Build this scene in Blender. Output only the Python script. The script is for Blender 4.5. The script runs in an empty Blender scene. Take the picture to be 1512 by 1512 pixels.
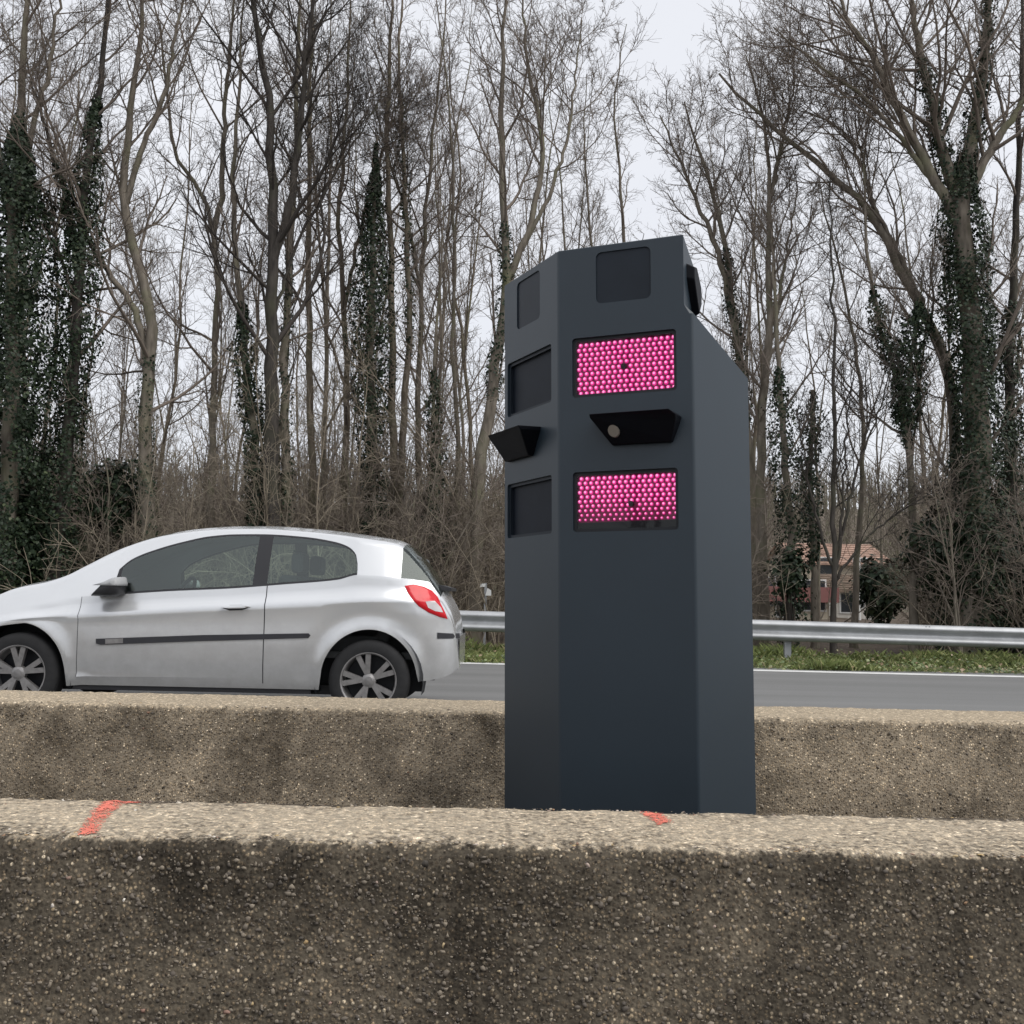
import bpy, bmesh, math
import numpy as np
from mathutils import Matrix, Vector
from mathutils.bvhtree import BVHTree
from mathutils.geometry import tessellate_polygon, delaunay_2d_cdt

# ------------------------------------------------------------------ camera, sky, sun, exposure
sc = bpy.context.scene
COL = sc.collection
H = 1.0                                     # camera height above the near carriageway
FPX = 1514.0                                # focal length in pixels of a 1512 px wide picture
PITCH = math.atan((878 - 756) / FPX)
ROLL = math.atan(0.021)
cam = bpy.data.cameras.new('camera')
cam.sensor_width = 36.0
cam.lens = 36.0 * FPX / 1512.0
cam.clip_start = 0.05
cam.clip_end = 2000.0
cam_o = bpy.data.objects.new('camera', cam)
COL.objects.link(cam_o)
CM = Matrix.Rotation(math.pi / 2 + PITCH, 4, 'X') @ Matrix.Rotation(ROLL, 4, 'Z')
CM.translation = (0, 0, H)
cam_o.matrix_world = CM
sc.camera = cam_o

SUN_EL, SUN_AZ = math.radians(52), math.radians(125)  # a pale sun high behind the cloud, over the right shoulder
world = bpy.data.worlds.new('World')
sc.world = world
world.use_nodes = True
nt = world.node_tree
nt.nodes.clear()
wo = nt.nodes.new('ShaderNodeOutputWorld')
sky = nt.nodes.new('ShaderNodeTexSky')
sky.sky_type = 'NISHITA'
sky.sun_disc = False
sky.sun_elevation = SUN_EL
sky.sun_rotation = SUN_AZ
bg1 = nt.nodes.new('ShaderNodeBackground')
bg1.inputs['Strength'].default_value = 0.1
nt.links.new(sky.outputs[0], bg1.inputs['Color'])
bg2 = nt.nodes.new('ShaderNodeBackground')           # the even cloud layer
tc = nt.nodes.new('ShaderNodeTexCoord')
nz = nt.nodes.new('ShaderNodeTexNoise')
nz.inputs['Scale'].default_value = 2.2
nz.inputs['Detail'].default_value = 5.0
rmp = nt.nodes.new('ShaderNodeValToRGB')
rmp.color_ramp.elements[0].position = 0.3
rmp.color_ramp.elements[0].color = (0.62, 0.633, 0.672, 1)
rmp.color_ramp.elements[1].position = 0.7
rmp.color_ramp.elements[1].color = (0.69, 0.70, 0.732, 1)
nt.links.new(tc.outputs['Generated'], nz.inputs['Vector'])
nt.links.new(nz.outputs['Fac'], rmp.inputs['Fac'])
nt.links.new(rmp.outputs['Color'], bg2.inputs['Color'])
bg2.inputs['Strength'].default_value = 1.0
mixw = nt.nodes.new('ShaderNodeMixShader')
mixw.inputs['Fac'].default_value = 0.92
nt.links.new(bg1.outputs[0], mixw.inputs[1])
nt.links.new(bg2.outputs[0], mixw.inputs[2])
nt.links.new(mixw.outputs[0], wo.inputs['Surface'])

sun = bpy.data.lights.new('sun', 'SUN')
sun.energy = 1.5
sun.angle = math.radians(45)
sun.color = (1.0, 0.97, 0.92)
sun_o = bpy.data.objects.new('sun', sun)
COL.objects.link(sun_o)
sdir = Vector((math.cos(SUN_EL) * math.sin(SUN_AZ), math.cos(SUN_EL) * math.cos(SUN_AZ), math.sin(SUN_EL)))
sun_o.rotation_euler = sdir.to_track_quat('Z', 'Y').to_euler()
sun_o.location = (0, 0, 30)

sc.view_settings.view_transform = 'Standard'
sc.view_settings.look = 'None'
sc.view_settings.gamma = 1.0
sc.view_settings.use_curve_mapping = False
sc.view_settings.exposure = 0.46
sc.render.engine = 'CYCLES'
sc.cycles.use_denoising = True
sc.cycles.max_bounces = 5
sc.cycles.diffuse_bounces = 2
sc.cycles.glossy_bounces = 3
sc.cycles.transparent_max_bounces = 12

RNG = np.random.default_rng(7)

# ------------------------------------------------------------------ helpers
cp, sp, cr, sr = math.cos(PITCH), math.sin(PITCH), math.cos(ROLL), math.sin(ROLL)


def at(px, py, Y):
    """point of the place at depth Y that the photograph shows at pixel (px, py)"""
    a, b = (px - 756) / FPX, -(py - 756) / FPX
    x, y = a * cr - b * sr, a * sr + b * cr
    d = np.array([x, cp - sp * y, sp + cp * y])
    return d * (Y / d[1]) + np.array([0, 0, H])


def mesh(name, V, F, mat, parent=None, smooth=False, attr=None):
    V = np.asarray(V, dtype=np.float32).reshape(-1, 3)
    me = bpy.data.meshes.new(name)
    if isinstance(F, np.ndarray) and F.ndim == 2:
        n, k = F.shape
        me.vertices.add(len(V))
        me.vertices.foreach_set('co', V.ravel())
        me.loops.add(n * k)
        me.loops.foreach_set('vertex_index', F.astype(np.int32).ravel())
        me.polygons.add(n)
        me.polygons.foreach_set('loop_start', np.arange(0, n * k, k, dtype=np.int32))
        me.update(calc_edges=True)
    else:
        me.from_pydata([tuple(map(float, v)) for v in V], [], [tuple(map(int, f)) for f in F])
        me.update()
    if smooth:
        me.polygons.foreach_set('use_smooth', np.ones(len(me.polygons), dtype=bool))
    if attr is not None:
        a = me.attributes.new('tone', 'FLOAT', 'POINT')
        a.data.foreach_set('value', np.asarray(attr, dtype=np.float32))
    me.materials.append(mat)
    o = bpy.data.objects.new(name, me)
    COL.objects.link(o)
    if parent is not None:
        o.parent = parent
    return o


def tag(o, label=None, cat=None, group=None, kind=None):
    if label: o['label'] = label
    if cat: o['category'] = cat
    if group: o['group'] = group
    if kind: o['kind'] = kind
    return o


def empty(name, loc, label, cat, group=None, rot=(0, 0, 0)):
    o = bpy.data.objects.new(name, None)
    o.empty_display_size = 0.2
    COL.objects.link(o)
    o.location = loc
    o.rotation_euler = rot
    return tag(o, label, cat, group)


class MB:
    """collects boxes, prisms and tubes into one mesh"""
    def __init__(self):
        self.v, self.f = [], []

    def add(self, V, F):
        n = len(self.v)
        self.v += [tuple(map(float, p)) for p in V]
        self.f += [tuple(i + n for i in f) for f in F]
        return self

    def box(self, x0, x1, y0, y1, z0, z1):
        V = [(x, y, z) for x in (x0, x1) for y in (y0, y1) for z in (z0, z1)]
        return self.add(V, [(0, 1, 3, 2), (4, 6, 7, 5), (0, 4, 5, 1), (2, 3, 7, 6), (0, 2, 6, 4), (1, 5, 7, 3)])

    def prism(self, poly, d):
        """poly: list of 3D points (planar), extruded by vector d"""
        n = len(poly)
        P = [np.array(p, float) for p in poly]
        V = P + [p + np.array(d, float) for p in P]
        F = [tuple(range(n))[::-1], tuple(range(n, 2 * n))] + [(i, (i + 1) % n, (i + 1) % n + n, i + n) for i in range(n)]
        return self.add(V, F)

    def lathe(self, prof, origin, axis='y', n=32):
        """prof: list of (r, h) turned about an axis through origin"""
        m = len(prof)
        V, F = [], []
        for i in range(n):
            a = 2 * math.pi * i / n
            for r, h in prof:
                if axis == 'y': V.append((origin[0] + r * math.cos(a), origin[1] + h, origin[2] + r * math.sin(a)))
                else: V.append((origin[0] + r * math.cos(a), origin[1] + r * math.sin(a), origin[2] + h))
        for i in range(n):
            for j in range(m - 1):
                F.append((i * m + j, ((i + 1) % n) * m + j, ((i + 1) % n) * m + j + 1, i * m + j + 1))
        return self.add(V, F)

    def build(self, name, mat, parent=None, smooth=False, bevel=0.0):
        o = mesh(name, self.v, self.f, mat, parent, smooth)
        bm = bmesh.new(); bm.from_mesh(o.data)
        bmesh.ops.recalc_face_normals(bm, faces=bm.faces)
        if bevel:
            es = [e for e in bm.edges if len(e.link_faces) == 2 and e.calc_face_angle(0) > 0.5]
            bmesh.ops.bevel(bm, geom=es, offset=bevel, segments=2, affect='EDGES', profile=0.5)
        bm.to_mesh(o.data); bm.free()
        return o


def tubes(P, R, k):
    """P (B,m,3) centre lines, R (B,m) radii -> vertices, quads of k sided tubes"""
    B, m, _ = P.shape
    T = np.gradient(P, axis=1)
    T /= np.linalg.norm(T, axis=2, keepdims=True) + 1e-9
    mean = np.abs(P[:, -1] - P[:, 0])
    ref = np.eye(3)[np.argmin(mean, axis=1)][:, None, :]
    N1 = np.cross(T, np.broadcast_to(ref, T.shape))
    N1 /= np.linalg.norm(N1, axis=2, keepdims=True) + 1e-9
    N2 = np.cross(T, N1)
    a = np.arange(k) * 2 * math.pi / k
    V = P[:, :, None] + R[:, :, None, None] * (np.cos(a)[None, None, :, None] * N1[:, :, None] + np.sin(a)[None, None, :, None] * N2[:, :, None])
    i = np.arange(k); j = (i + 1) % k
    base = (np.arange(B)[:, None, None] * m + np.arange(m - 1)[None, :, None]) * k
    F = np.stack([base + i, base + j, base + k + j, base + k + i], axis=-1).reshape(-1, 4)
    return V.reshape(-1, 3), F


def joinVF(parts):
    Vs, Fs, n = [], [], 0
    for V, F in parts:
        Vs.append(V); Fs.append(F + n); n += len(V)
    return np.concatenate(Vs), np.concatenate(Fs)


def smoothline(pts, n):
    pts = np.asarray(pts, float)
    d = np.r_[0, np.cumsum(np.linalg.norm(np.diff(pts, axis=0), axis=1))]
    q = np.linspace(0, d[-1], n)
    return np.stack([hermite(d, pts[:, c], q) for c in range(pts.shape[1])], axis=1)


def hermite(x, y, q):
    """monotone cubic interpolation"""
    x, y, q = map(lambda a: np.asarray(a, float), (x, y, q))
    h = np.diff(x); s = np.diff(y) / h
    m = np.zeros_like(y)
    m[0], m[-1] = s[0], s[-1]
    for i in range(1, len(y) - 1):
        if s[i - 1] * s[i] > 0:
            w1, w2 = 2 * h[i] + h[i - 1], h[i] + 2 * h[i - 1]
            m[i] = (w1 + w2) / (w1 / s[i - 1] + w2 / s[i])
    qq = np.clip(q, x[0], x[-1])
    i = np.clip(np.searchsorted(x, qq) - 1, 0, len(h) - 1)
    t = (qq - x[i]) / h[i]
    return (y[i] * (2 * t**3 - 3 * t**2 + 1) + h[i] * m[i] * (t**3 - 2 * t**2 + t)
            + y[i + 1] * (-2 * t**3 + 3 * t**2) + h[i] * m[i + 1] * (t**3 - t**2))


def vnoise(x, y, seed=0):
    """cheap smooth value noise for geometry"""
    r = np.random.default_rng(seed).random((256, 256))
    xi, yi = np.floor(x).astype(int), np.floor(y).astype(int)
    fx, fy = x - xi, y - yi
    fx, fy = fx * fx * (3 - 2 * fx), fy * fy * (3 - 2 * fy)
    g = lambda a, b: r[a % 256, b % 256]
    return (g(xi, yi) * (1 - fx) + g(xi + 1, yi) * fx) * (1 - fy) + (g(xi, yi + 1) * (1 - fx) + g(xi + 1, yi + 1) * fx) * fy


# ------------------------------------------------------------------ materials
def newmat(name):
    m = bpy.data.materials.new(name)
    m.use_nodes = True
    t = m.node_tree
    b = t.nodes['Principled BSDF']
    return m, t, b


def N(t, kind, **kw):
    n = t.nodes.new(kind)
    for k, v in kw.items():
        if k in n.inputs: n.inputs[k].default_value = v
        else: setattr(n, k, v)
    return n


def ramp(t, fac, stops):
    r = N(t, 'ShaderNodeValToRGB')
    e = r.color_ramp.elements
    while len(e) > 1: e.remove(e[-1])
    e[0].position, e[0].color = stops[0][0], (*stops[0][1], 1)
    for p, c in stops[1:]:
        x = e.new(p); x.color = (*c, 1)
    t.links.new(fac, r.inputs['Fac'])
    return r.outputs['Color']


def mixc(t, fac, a, b, mode='MIX'):
    n = N(t, 'ShaderNodeMix', data_type='RGBA', blend_type=mode)
    for k, v in ((0, fac), (6, a), (7, b)):
        if isinstance(v, (int, float)): n.inputs[k].default_value = v
        elif isinstance(v, tuple): n.inputs[k].default_value = (*v, 1)
        else: t.links.new(v, n.inputs[k])
    return n.outputs[2]


def plain(name, col, rough=0.6, metal=0.0, var=0.12, scale=6.0, bump=0.0, bscale=60.0, spec=0.5):
    m, t, b = newmat(name)
    co = N(t, 'ShaderNodeTexCoord')
    n1 = N(t, 'ShaderNodeTexNoise', Scale=scale, Detail=6.0)
    t.links.new(co.outputs['Object'], n1.inputs['Vector'])
    c = ramp(t, n1.outputs['Fac'], [(0.3, tuple(x * (1 - var) for x in col)), (0.7, tuple(min(1, x * (1 + var)) for x in col))])
    t.links.new(c, b.inputs['Base Color'])
    b.inputs['Roughness'].default_value = rough
    b.inputs['Metallic'].default_value = metal
    b.inputs['Specular IOR Level'].default_value = spec
    if bump:
        n2 = N(t, 'ShaderNodeTexNoise', Scale=bscale, Detail=4.0)
        t.links.new(co.outputs['Object'], n2.inputs['Vector'])
        bp = N(t, 'ShaderNodeBump', Strength=bump, Distance=0.01)
        t.links.new(n2.outputs['Fac'], bp.inputs['Height'])
        t.links.new(bp.outputs['Normal'], b.inputs['Normal'])
    return m


def bark(name, c0, c1, c2):
    m, t, b = newmat(name)
    co = N(t, 'ShaderNodeTexCoord')
    mp = N(t, 'ShaderNodeMapping'); mp.inputs['Scale'].default_value = (1, 1, 0.25)
    t.links.new(co.outputs['Object'], mp.inputs['Vector'])
    n1 = N(t, 'ShaderNodeTexNoise', Scale=14.0, Detail=6.0)
    n2 = N(t, 'ShaderNodeTexNoise', Scale=1.3, Detail=3.0)
    t.links.new(mp.outputs[0], n1.inputs['Vector']); t.links.new(co.outputs['Object'], n2.inputs['Vector'])
    a = ramp(t, n1.outputs['Fac'], [(0.3, c0), (0.7, c1)])
    k = ramp(t, n2.outputs['Fac'], [(0.5, (0, 0, 0)), (0.72, (1, 1, 1))])
    t.links.new(mixc(t, k, a, c2), b.inputs['Base Color'])
    b.inputs['Roughness'].default_value = 0.9
    b.inputs['Specular IOR Level'].default_value = 0.2
    bp = N(t, 'ShaderNodeBump', Strength=0.6, Distance=0.02)
    t.links.new(n1.outputs['Fac'], bp.inputs['Height']); t.links.new(bp.outputs['Normal'], b.inputs['Normal'])
    return m


def toned(name, stops, rough=0.6, spec=0.4, trans=0.0):
    """colour picked per piece from the mesh's tone attribute"""
    m, t, b = newmat(name)
    at_ = N(t, 'ShaderNodeAttribute', attribute_name='tone')
    t.links.new(ramp(t, at_.outputs['Fac'], stops), b.inputs['Base Color'])
    b.inputs['Roughness'].default_value = rough
    b.inputs['Specular IOR Level'].default_value = spec
    return m


def concrete(name, top, face0, face1, edge_z, pebble=105.0, lift=1.0):
    """weathered exposed-aggregate concrete: grimy faces, rain-washed top"""
    m, t, b = newmat(name)
    co = N(t, 'ShaderNodeTexCoord')
    O = co.outputs['Object']
    v1 = N(t, 'ShaderNodeTexVoronoi', Scale=pebble)
    v2 = N(t, 'ShaderNodeTexVoronoi', Scale=pebble * 2.3)
    nb = N(t, 'ShaderNodeTexNoise', Scale=3.2, Detail=7.0, Roughness=0.65)
    nf = N(t, 'ShaderNodeTexNoise', Scale=55.0, Detail=6.0, Roughness=0.7)
    for n in (v1, v2, nb, nf): t.links.new(O, n.inputs['Vector'])
    sp1 = N(t, 'ShaderNodeSeparateColor'); t.links.new(v1.outputs['Color'], sp1.inputs[0])
    sp2 = N(t, 'ShaderNodeSeparateColor'); t.links.new(v2.outputs['Color'], sp2.inputs[0])
    # each pebble its own stone colour
    st = ramp(t, sp1.outputs[0], [(0.0, (0.035, 0.03, 0.025)), (0.35, (0.10, 0.083, 0.066)), (0.6, (0.2, 0.165, 0.125)),
                                  (0.8, (0.24, 0.20, 0.15)), (0.93, (0.36, 0.31, 0.24)), (1.0, (0.62, 0.56, 0.47))])
    fine = ramp(t, sp2.outputs[1], [(0.0, (0.5, 0.5, 0.5)), (0.6, (0.95, 0.93, 0.9)), (1.0, (1.9, 1.8, 1.65))])
    st = mixc(t, 1.0, st, fine, 'MULTIPLY')
    # cement matrix between the stones
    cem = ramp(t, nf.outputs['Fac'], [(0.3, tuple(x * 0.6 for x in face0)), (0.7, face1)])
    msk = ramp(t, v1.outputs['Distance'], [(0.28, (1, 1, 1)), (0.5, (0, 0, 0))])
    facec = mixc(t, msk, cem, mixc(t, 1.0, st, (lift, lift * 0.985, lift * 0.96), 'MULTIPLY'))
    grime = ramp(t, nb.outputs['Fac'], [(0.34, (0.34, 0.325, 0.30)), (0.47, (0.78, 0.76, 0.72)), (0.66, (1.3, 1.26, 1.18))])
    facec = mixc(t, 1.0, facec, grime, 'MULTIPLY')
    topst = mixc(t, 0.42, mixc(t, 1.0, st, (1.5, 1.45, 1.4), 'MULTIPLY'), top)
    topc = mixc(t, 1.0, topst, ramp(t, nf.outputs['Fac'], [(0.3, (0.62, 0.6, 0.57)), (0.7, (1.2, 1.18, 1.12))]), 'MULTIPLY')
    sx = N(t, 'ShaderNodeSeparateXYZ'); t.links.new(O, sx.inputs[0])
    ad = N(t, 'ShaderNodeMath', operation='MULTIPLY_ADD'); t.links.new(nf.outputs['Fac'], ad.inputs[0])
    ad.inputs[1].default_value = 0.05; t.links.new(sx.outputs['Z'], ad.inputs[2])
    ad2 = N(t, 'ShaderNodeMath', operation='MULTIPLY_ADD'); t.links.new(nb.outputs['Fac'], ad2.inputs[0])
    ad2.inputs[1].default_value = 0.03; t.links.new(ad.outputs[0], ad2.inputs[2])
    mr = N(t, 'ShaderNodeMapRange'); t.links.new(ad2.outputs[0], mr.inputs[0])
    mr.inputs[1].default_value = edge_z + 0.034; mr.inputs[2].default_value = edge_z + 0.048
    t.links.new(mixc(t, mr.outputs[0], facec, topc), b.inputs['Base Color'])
    b.inputs['Roughness'].default_value = 0.88
    b.inputs['Specular IOR Level'].default_value = 0.25
    bp = N(t, 'ShaderNodeBump', Strength=0.8, Distance=0.006)
    hh = mixc(t, 0.35, v1.outputs['Distance'], nf.outputs['Fac'])
    bp.invert = True
    t.links.new(hh, bp.inputs['Height']); t.links.new(bp.outputs['Normal'], b.inputs['Normal'])
    return m


def asphalt(name, c0, c1, rough=0.75):
    m, t, b = newmat(name)
    co = N(t, 'ShaderNodeTexCoord')
    n1 = N(t, 'ShaderNodeTexNoise', Scale=180.0, Detail=4.0)
    mp = N(t, 'ShaderNodeMapping'); mp.inputs['Scale'].default_value = (0.12, 1.6, 1)
    n2 = N(t, 'ShaderNodeTexNoise', Scale=1.0, Detail=6.0)
    t.links.new(co.outputs['Object'], n1.inputs['Vector']); t.links.new(co.outputs['Object'], mp.inputs['Vector'])
    t.links.new(mp.outputs[0], n2.inputs['Vector'])
    a = ramp(t, n1.outputs['Fac'], [(0.3, c0), (0.7, c1)])
    k = ramp(t, n2.outputs['Fac'], [(0.3, (0.82, 0.82, 0.82)), (0.7, (1.12, 1.12, 1.12))])
    t.links.new(mixc(t, 1.0, a, k, 'MULTIPLY'), b.inputs['Base Color'])
    b.inputs['Roughness'].default_value = rough
    bp = N(t, 'ShaderNodeBump', Strength=0.4, Distance=0.004)
    t.links.new(n1.outputs['Fac'], bp.inputs['Height']); t.links.new(bp.outputs['Normal'], b.inputs['Normal'])
    return m


def glass(name, tint, ior=1.5):
    m, t, b = newmat(name)
    t.nodes.remove(b)
    out = t.nodes['Material Output']
    tr = N(t, 'ShaderNodeBsdfTransparent'); tr.inputs[0].default_value = (*tint, 1)
    gl = N(t, 'ShaderNodeBsdfGlossy'); gl.inputs['Roughness'].default_value = 0.02
    gl.inputs[0].default_value = (0.92, 1.0, 0.97, 1)
    fr = N(t, 'ShaderNodeFresnel', IOR=ior)
    mx = N(t, 'ShaderNodeMixShader')
    t.links.new(fr.outputs[0], mx.inputs[0]); t.links.new(tr.outputs[0], mx.inputs[1]); t.links.new(gl.outputs[0], mx.inputs[2])
    t.links.new(mx.outputs[0], out.inputs['Surface'])
    return m


def emit(name, col, e):
    m, t, b = newmat(name)
    b.inputs['Base Color'].default_value = (*col, 1)
    b.inputs['Roughness'].default_value = 0.3
    b.inputs['Emission Color'].default_value = (*col, 1)
    b.inputs['Emission Strength'].default_value = e
    return m


def ground_mat(name, stops, scale=2.5):
    m, t, b = newmat(name)
    co = N(t, 'ShaderNodeTexCoord')
    n1 = N(t, 'ShaderNodeTexNoise', Scale=scale, Detail=9.0, Roughness=0.7)
    n2 = N(t, 'ShaderNodeTexNoise', Scale=scale * 14, Detail=5.0)
    t.links.new(co.outputs['Object'], n1.inputs['Vector']); t.links.new(co.outputs['Object'], n2.inputs['Vector'])
    t.links.new(mixc(t, 1.0, ramp(t, n1.outputs['Fac'], stops), ramp(t, n2.outputs['Fac'], [(0.3, (0.6, 0.6, 0.6)), (0.7, (1.25, 1.25, 1.25))]), 'MULTIPLY'), b.inputs['Base Color'])
    b.inputs['Roughness'].default_value = 0.95
    bp = N(t, 'ShaderNodeBump', Strength=0.8, Distance=0.04)
    t.links.new(n2.outputs['Fac'], bp.inputs['Height']); t.links.new(bp.outputs['Normal'], b.inputs['Normal'])
    return m


M = {}
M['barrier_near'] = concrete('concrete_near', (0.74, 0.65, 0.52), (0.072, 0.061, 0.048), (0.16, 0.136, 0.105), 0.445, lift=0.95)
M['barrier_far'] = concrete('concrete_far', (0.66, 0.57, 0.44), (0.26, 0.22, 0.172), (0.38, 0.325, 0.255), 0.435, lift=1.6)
M['white_plate'] = plain('white_plate', (0.72, 0.72, 0.70), 0.5, var=0.06)
M['pebble'] = toned('pebble_stone', [(0.0, (0.045, 0.04, 0.033)), (0.3, (0.12, 0.10, 0.08)), (0.6, (0.27, 0.225, 0.17)), (0.8, (0.44, 0.38, 0.30)), (0.88, (0.50, 0.36, 0.17)), (0.92, (0.26, 0.14, 0.10)), (1.0, (0.80, 0.75, 0.66))], 0.65)
M['paint_mark'] = plain('orange_spray_paint', (0.74, 0.19, 0.13), 0.8, var=0.3, scale=90.0, bump=0.4, bscale=200)
M['road'] = asphalt('asphalt_far', (0.135, 0.135, 0.133), (0.21, 0.209, 0.204), 0.7)
M['road_near'] = asphalt('asphalt_near', (0.05, 0.05, 0.052), (0.085, 0.085, 0.088))
M['line'] = plain('road_paint', (0.72, 0.72, 0.70), 0.6, var=0.12, scale=9.0)
M['median'] = ground_mat('median_dirt', [(0.3, (0.07, 0.055, 0.04)), (0.7, (0.16, 0.13, 0.10))])
M['litter'] = ground_mat('leaf_litter', [(0.3, (0.055, 0.04, 0.028)), (0.55, (0.11, 0.08, 0.055)), (0.75, (0.09, 0.10, 0.045))], 1.2)
M['verge'] = ground_mat('verge_soil', [(0.3, (0.06, 0.055, 0.035)), (0.6, (0.08, 0.10, 0.04))], 2.0)
M['hill'] = ground_mat('wooded_hill', [(0.3, (0.10, 0.08, 0.06)), (0.55, (0.15, 0.12, 0.09)), (0.75, (0.10, 0.11, 0.065))], 0.12)
M['bark'] = bark('bark_brown', (0.115, 0.099, 0.080), (0.25, 0.218, 0.178), (0.165, 0.165, 0.10))
M['bark_dark'] = bark('bark_dark', (0.035, 0.031, 0.028), (0.085, 0.075, 0.066), (0.075, 0.075, 0.05))
M['bark_pale'] = bark('bark_pale', (0.13, 0.105, 0.08), (0.26, 0.22, 0.17), (0.17, 0.17, 0.10))
M['twig'] = plain('twig_bark', (0.19, 0.158, 0.132), 0.9, var=0.3, scale=1.5, spec=0.2)
M['twig_dark'] = plain('twig_dark_bark', (0.06, 0.052, 0.046), 0.9, var=0.3, scale=1.5, spec=0.2)
M['bramble'] = plain('bramble_stem', (0.245, 0.208, 0.160), 0.9, var=0.35, scale=1.1, spec=0.2)
M['ivy'] = toned('ivy_leaf', [(0.0, (0.010, 0.019, 0.010)), (0.5, (0.024, 0.040, 0.020)), (0.85, (0.055, 0.075, 0.035)), (1.0, (0.13, 0.14, 0.075))], 0.5, 0.28)
M['grass'] = toned('grass_blade', [(0.0, (0.08, 0.10, 0.035)), (0.5, (0.19, 0.235, 0.075)), (0.8, (0.30, 0.32, 0.13)), (1.0, (0.40, 0.33, 0.20))], 0.6, 0.3)
M['weed'] = toned('verge_weed_leaf', [(0.0, (0.06, 0.08, 0.035)), (0.5, (0.14, 0.19, 0.075)), (0.75, (0.26, 0.28, 0.14)), (0.85, (0.22, 0.15, 0.08)), (1.0, (0.36, 0.27, 0.19))], 0.5, 0.4)
M['galv'] = plain('galvanised_steel', (0.42, 0.43, 0.44), 0.5, 0.35, var=0.12, scale=5.0)
M['post'] = plain('galvanised_post', (0.33, 0.34, 0.35), 0.6, 0.5, var=0.2, scale=8.0)
M['slate'] = plain('slate_grey_coat', (0.017, 0.030, 0.043), 0.45, 0.0, var=0.06, scale=3.0, spec=0.6)
M['slate_win'] = plain('dark_radar_window', (0.013, 0.019, 0.028), 0.5, var=0.1, scale=8.0, spec=0.3)
M['flash_win'] = plain('unlit_flash_window', (0.012, 0.016, 0.024), 0.5, var=0.15, scale=12.0, spec=0.15)
M['frame_black'] = plain('black_rubber_frame', (0.010, 0.012, 0.016), 0.6)
M['hood_black'] = plain('black_hood_plastic', (0.004, 0.005, 0.008), 0.5, var=0.1, spec=0.12)
M['sensor'] = plain('beige_sensor_lens', (0.30, 0.28, 0.24), 0.35, var=0.05)
M['led_back'] = plain('glow_tinted_led_board', (0.20, 0.006, 0.075), 0.5, var=0.1, scale=30)  # scattered lamp glow put into the board's colour
M['led_core'] = emit('lit_led_core', (1.0, 0.31, 0.60), 0.82)
M['led_ring'] = emit('lit_led_ring', (0.60, 0.03, 0.24), 0.6)
M['cover'] = glass('led_cover_glass', (0.97, 0.97, 0.97), 1.3)

# ------------------------------------------------------------------ the setting: ground, roads, hill
ZR = 0.05                                   # level of the far carriageway


def sheet(name, x0, x1, y0, y1, z, mat, nx=1, ny=1, zfun=None):
    X, Y = np.meshgrid(np.linspace(x0, x1, nx + 1), np.linspace(y0, y1, ny + 1))
    Z = np.full_like(X, z) if zfun is None else zfun(X, Y)
    V = np.stack([X, Y, Z], -1).reshape(-1, 3)
    i = (np.arange(ny)[:, None] * (nx + 1) + np.arange(nx)).ravel()
    F = np.stack([i, i + 1, i + nx + 2, i + nx + 1], 1)
    o = mesh(name, V, F, mat, smooth=True)
    o['kind'] = 'structure'
    return o


sheet('ground', -900, 900, -900, 900, -0.06, M['litter'], 2, 2)
sheet('near_road', -120, 120, -9.0, 2.32, 0.0, M['road_near'])
sheet('median_strip', -120, 120, 2.32, 5.2, 0.012, M['median'], 200, 6, lambda X, Y: 0.005 + 0.03 * vnoise(X * 2, Y * 2, 3))
sheet('far_road', -120, 120, 5.2, 14.45, ZR, M['road'])


def verge_z(X, Y):
    t = np.clip((Y - 14.2) / 3.0, 0, 1)
    return ZR - 0.03 + 0.10 * t + 0.05 * (vnoise(X * 1.3, Y * 1.3, 5) - 0.5) * t


def floor_z(X, Y):
    t = np.clip((Y - 16.5) / 8, 0, 1)
    return ZR + 0.03 + 0.12 * t + 0.35 * (vnoise(X * 0.25 + 40, Y * 0.25, 6) - 0.5) * t + 0.07 * (vnoise(X * 1.3, Y * 1.3, 5) - 0.5)


sheet('verge', -60, 60, 14.2, 17.0, 0, M['verge'], 240, 14, verge_z)
sheet('wood_floor', -80, 80, 16.6, 75.0, 0, M['litter'], 160, 80, floor_z)


def hill_z(X, Y):
    t = np.clip((Y - 105) / 110.0, 0, 1)
    return -1.0 + 19.0 * t * t * (3 - 2 * t) * (0.75 + 0.35 * vnoise(X * 0.012 + 9, Y * 0.004, 11)) + 1.2 * vnoise(X * 0.08, Y * 0.08, 12) * t


sheet('hill', -330, 330, 100, 320, 0, M['hill'], 120, 40, hill_z)

# edge line of the far carriageway, with slight wear in its outline
lx = np.linspace(-40, 40, 161)
ly = np.interp(lx, [-40, -0.7, 4.6, 7.2, 40], [14.1, 14.02, 13.72, 13.62, 13.5])
V = np.concatenate([np.stack([lx, ly, np.full_like(lx, ZR + 0.004)], 1), np.stack([lx, ly + 0.30, np.full_like(lx, ZR + 0.004)], 1)])
i = np.arange(160)
line = mesh('edge_line', V, np.stack([i, i + 1, i + 162, i + 161], 1), M['line'])
line['kind'] = 'structure'

# ------------------------------------------------------------------ concrete barriers


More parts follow.
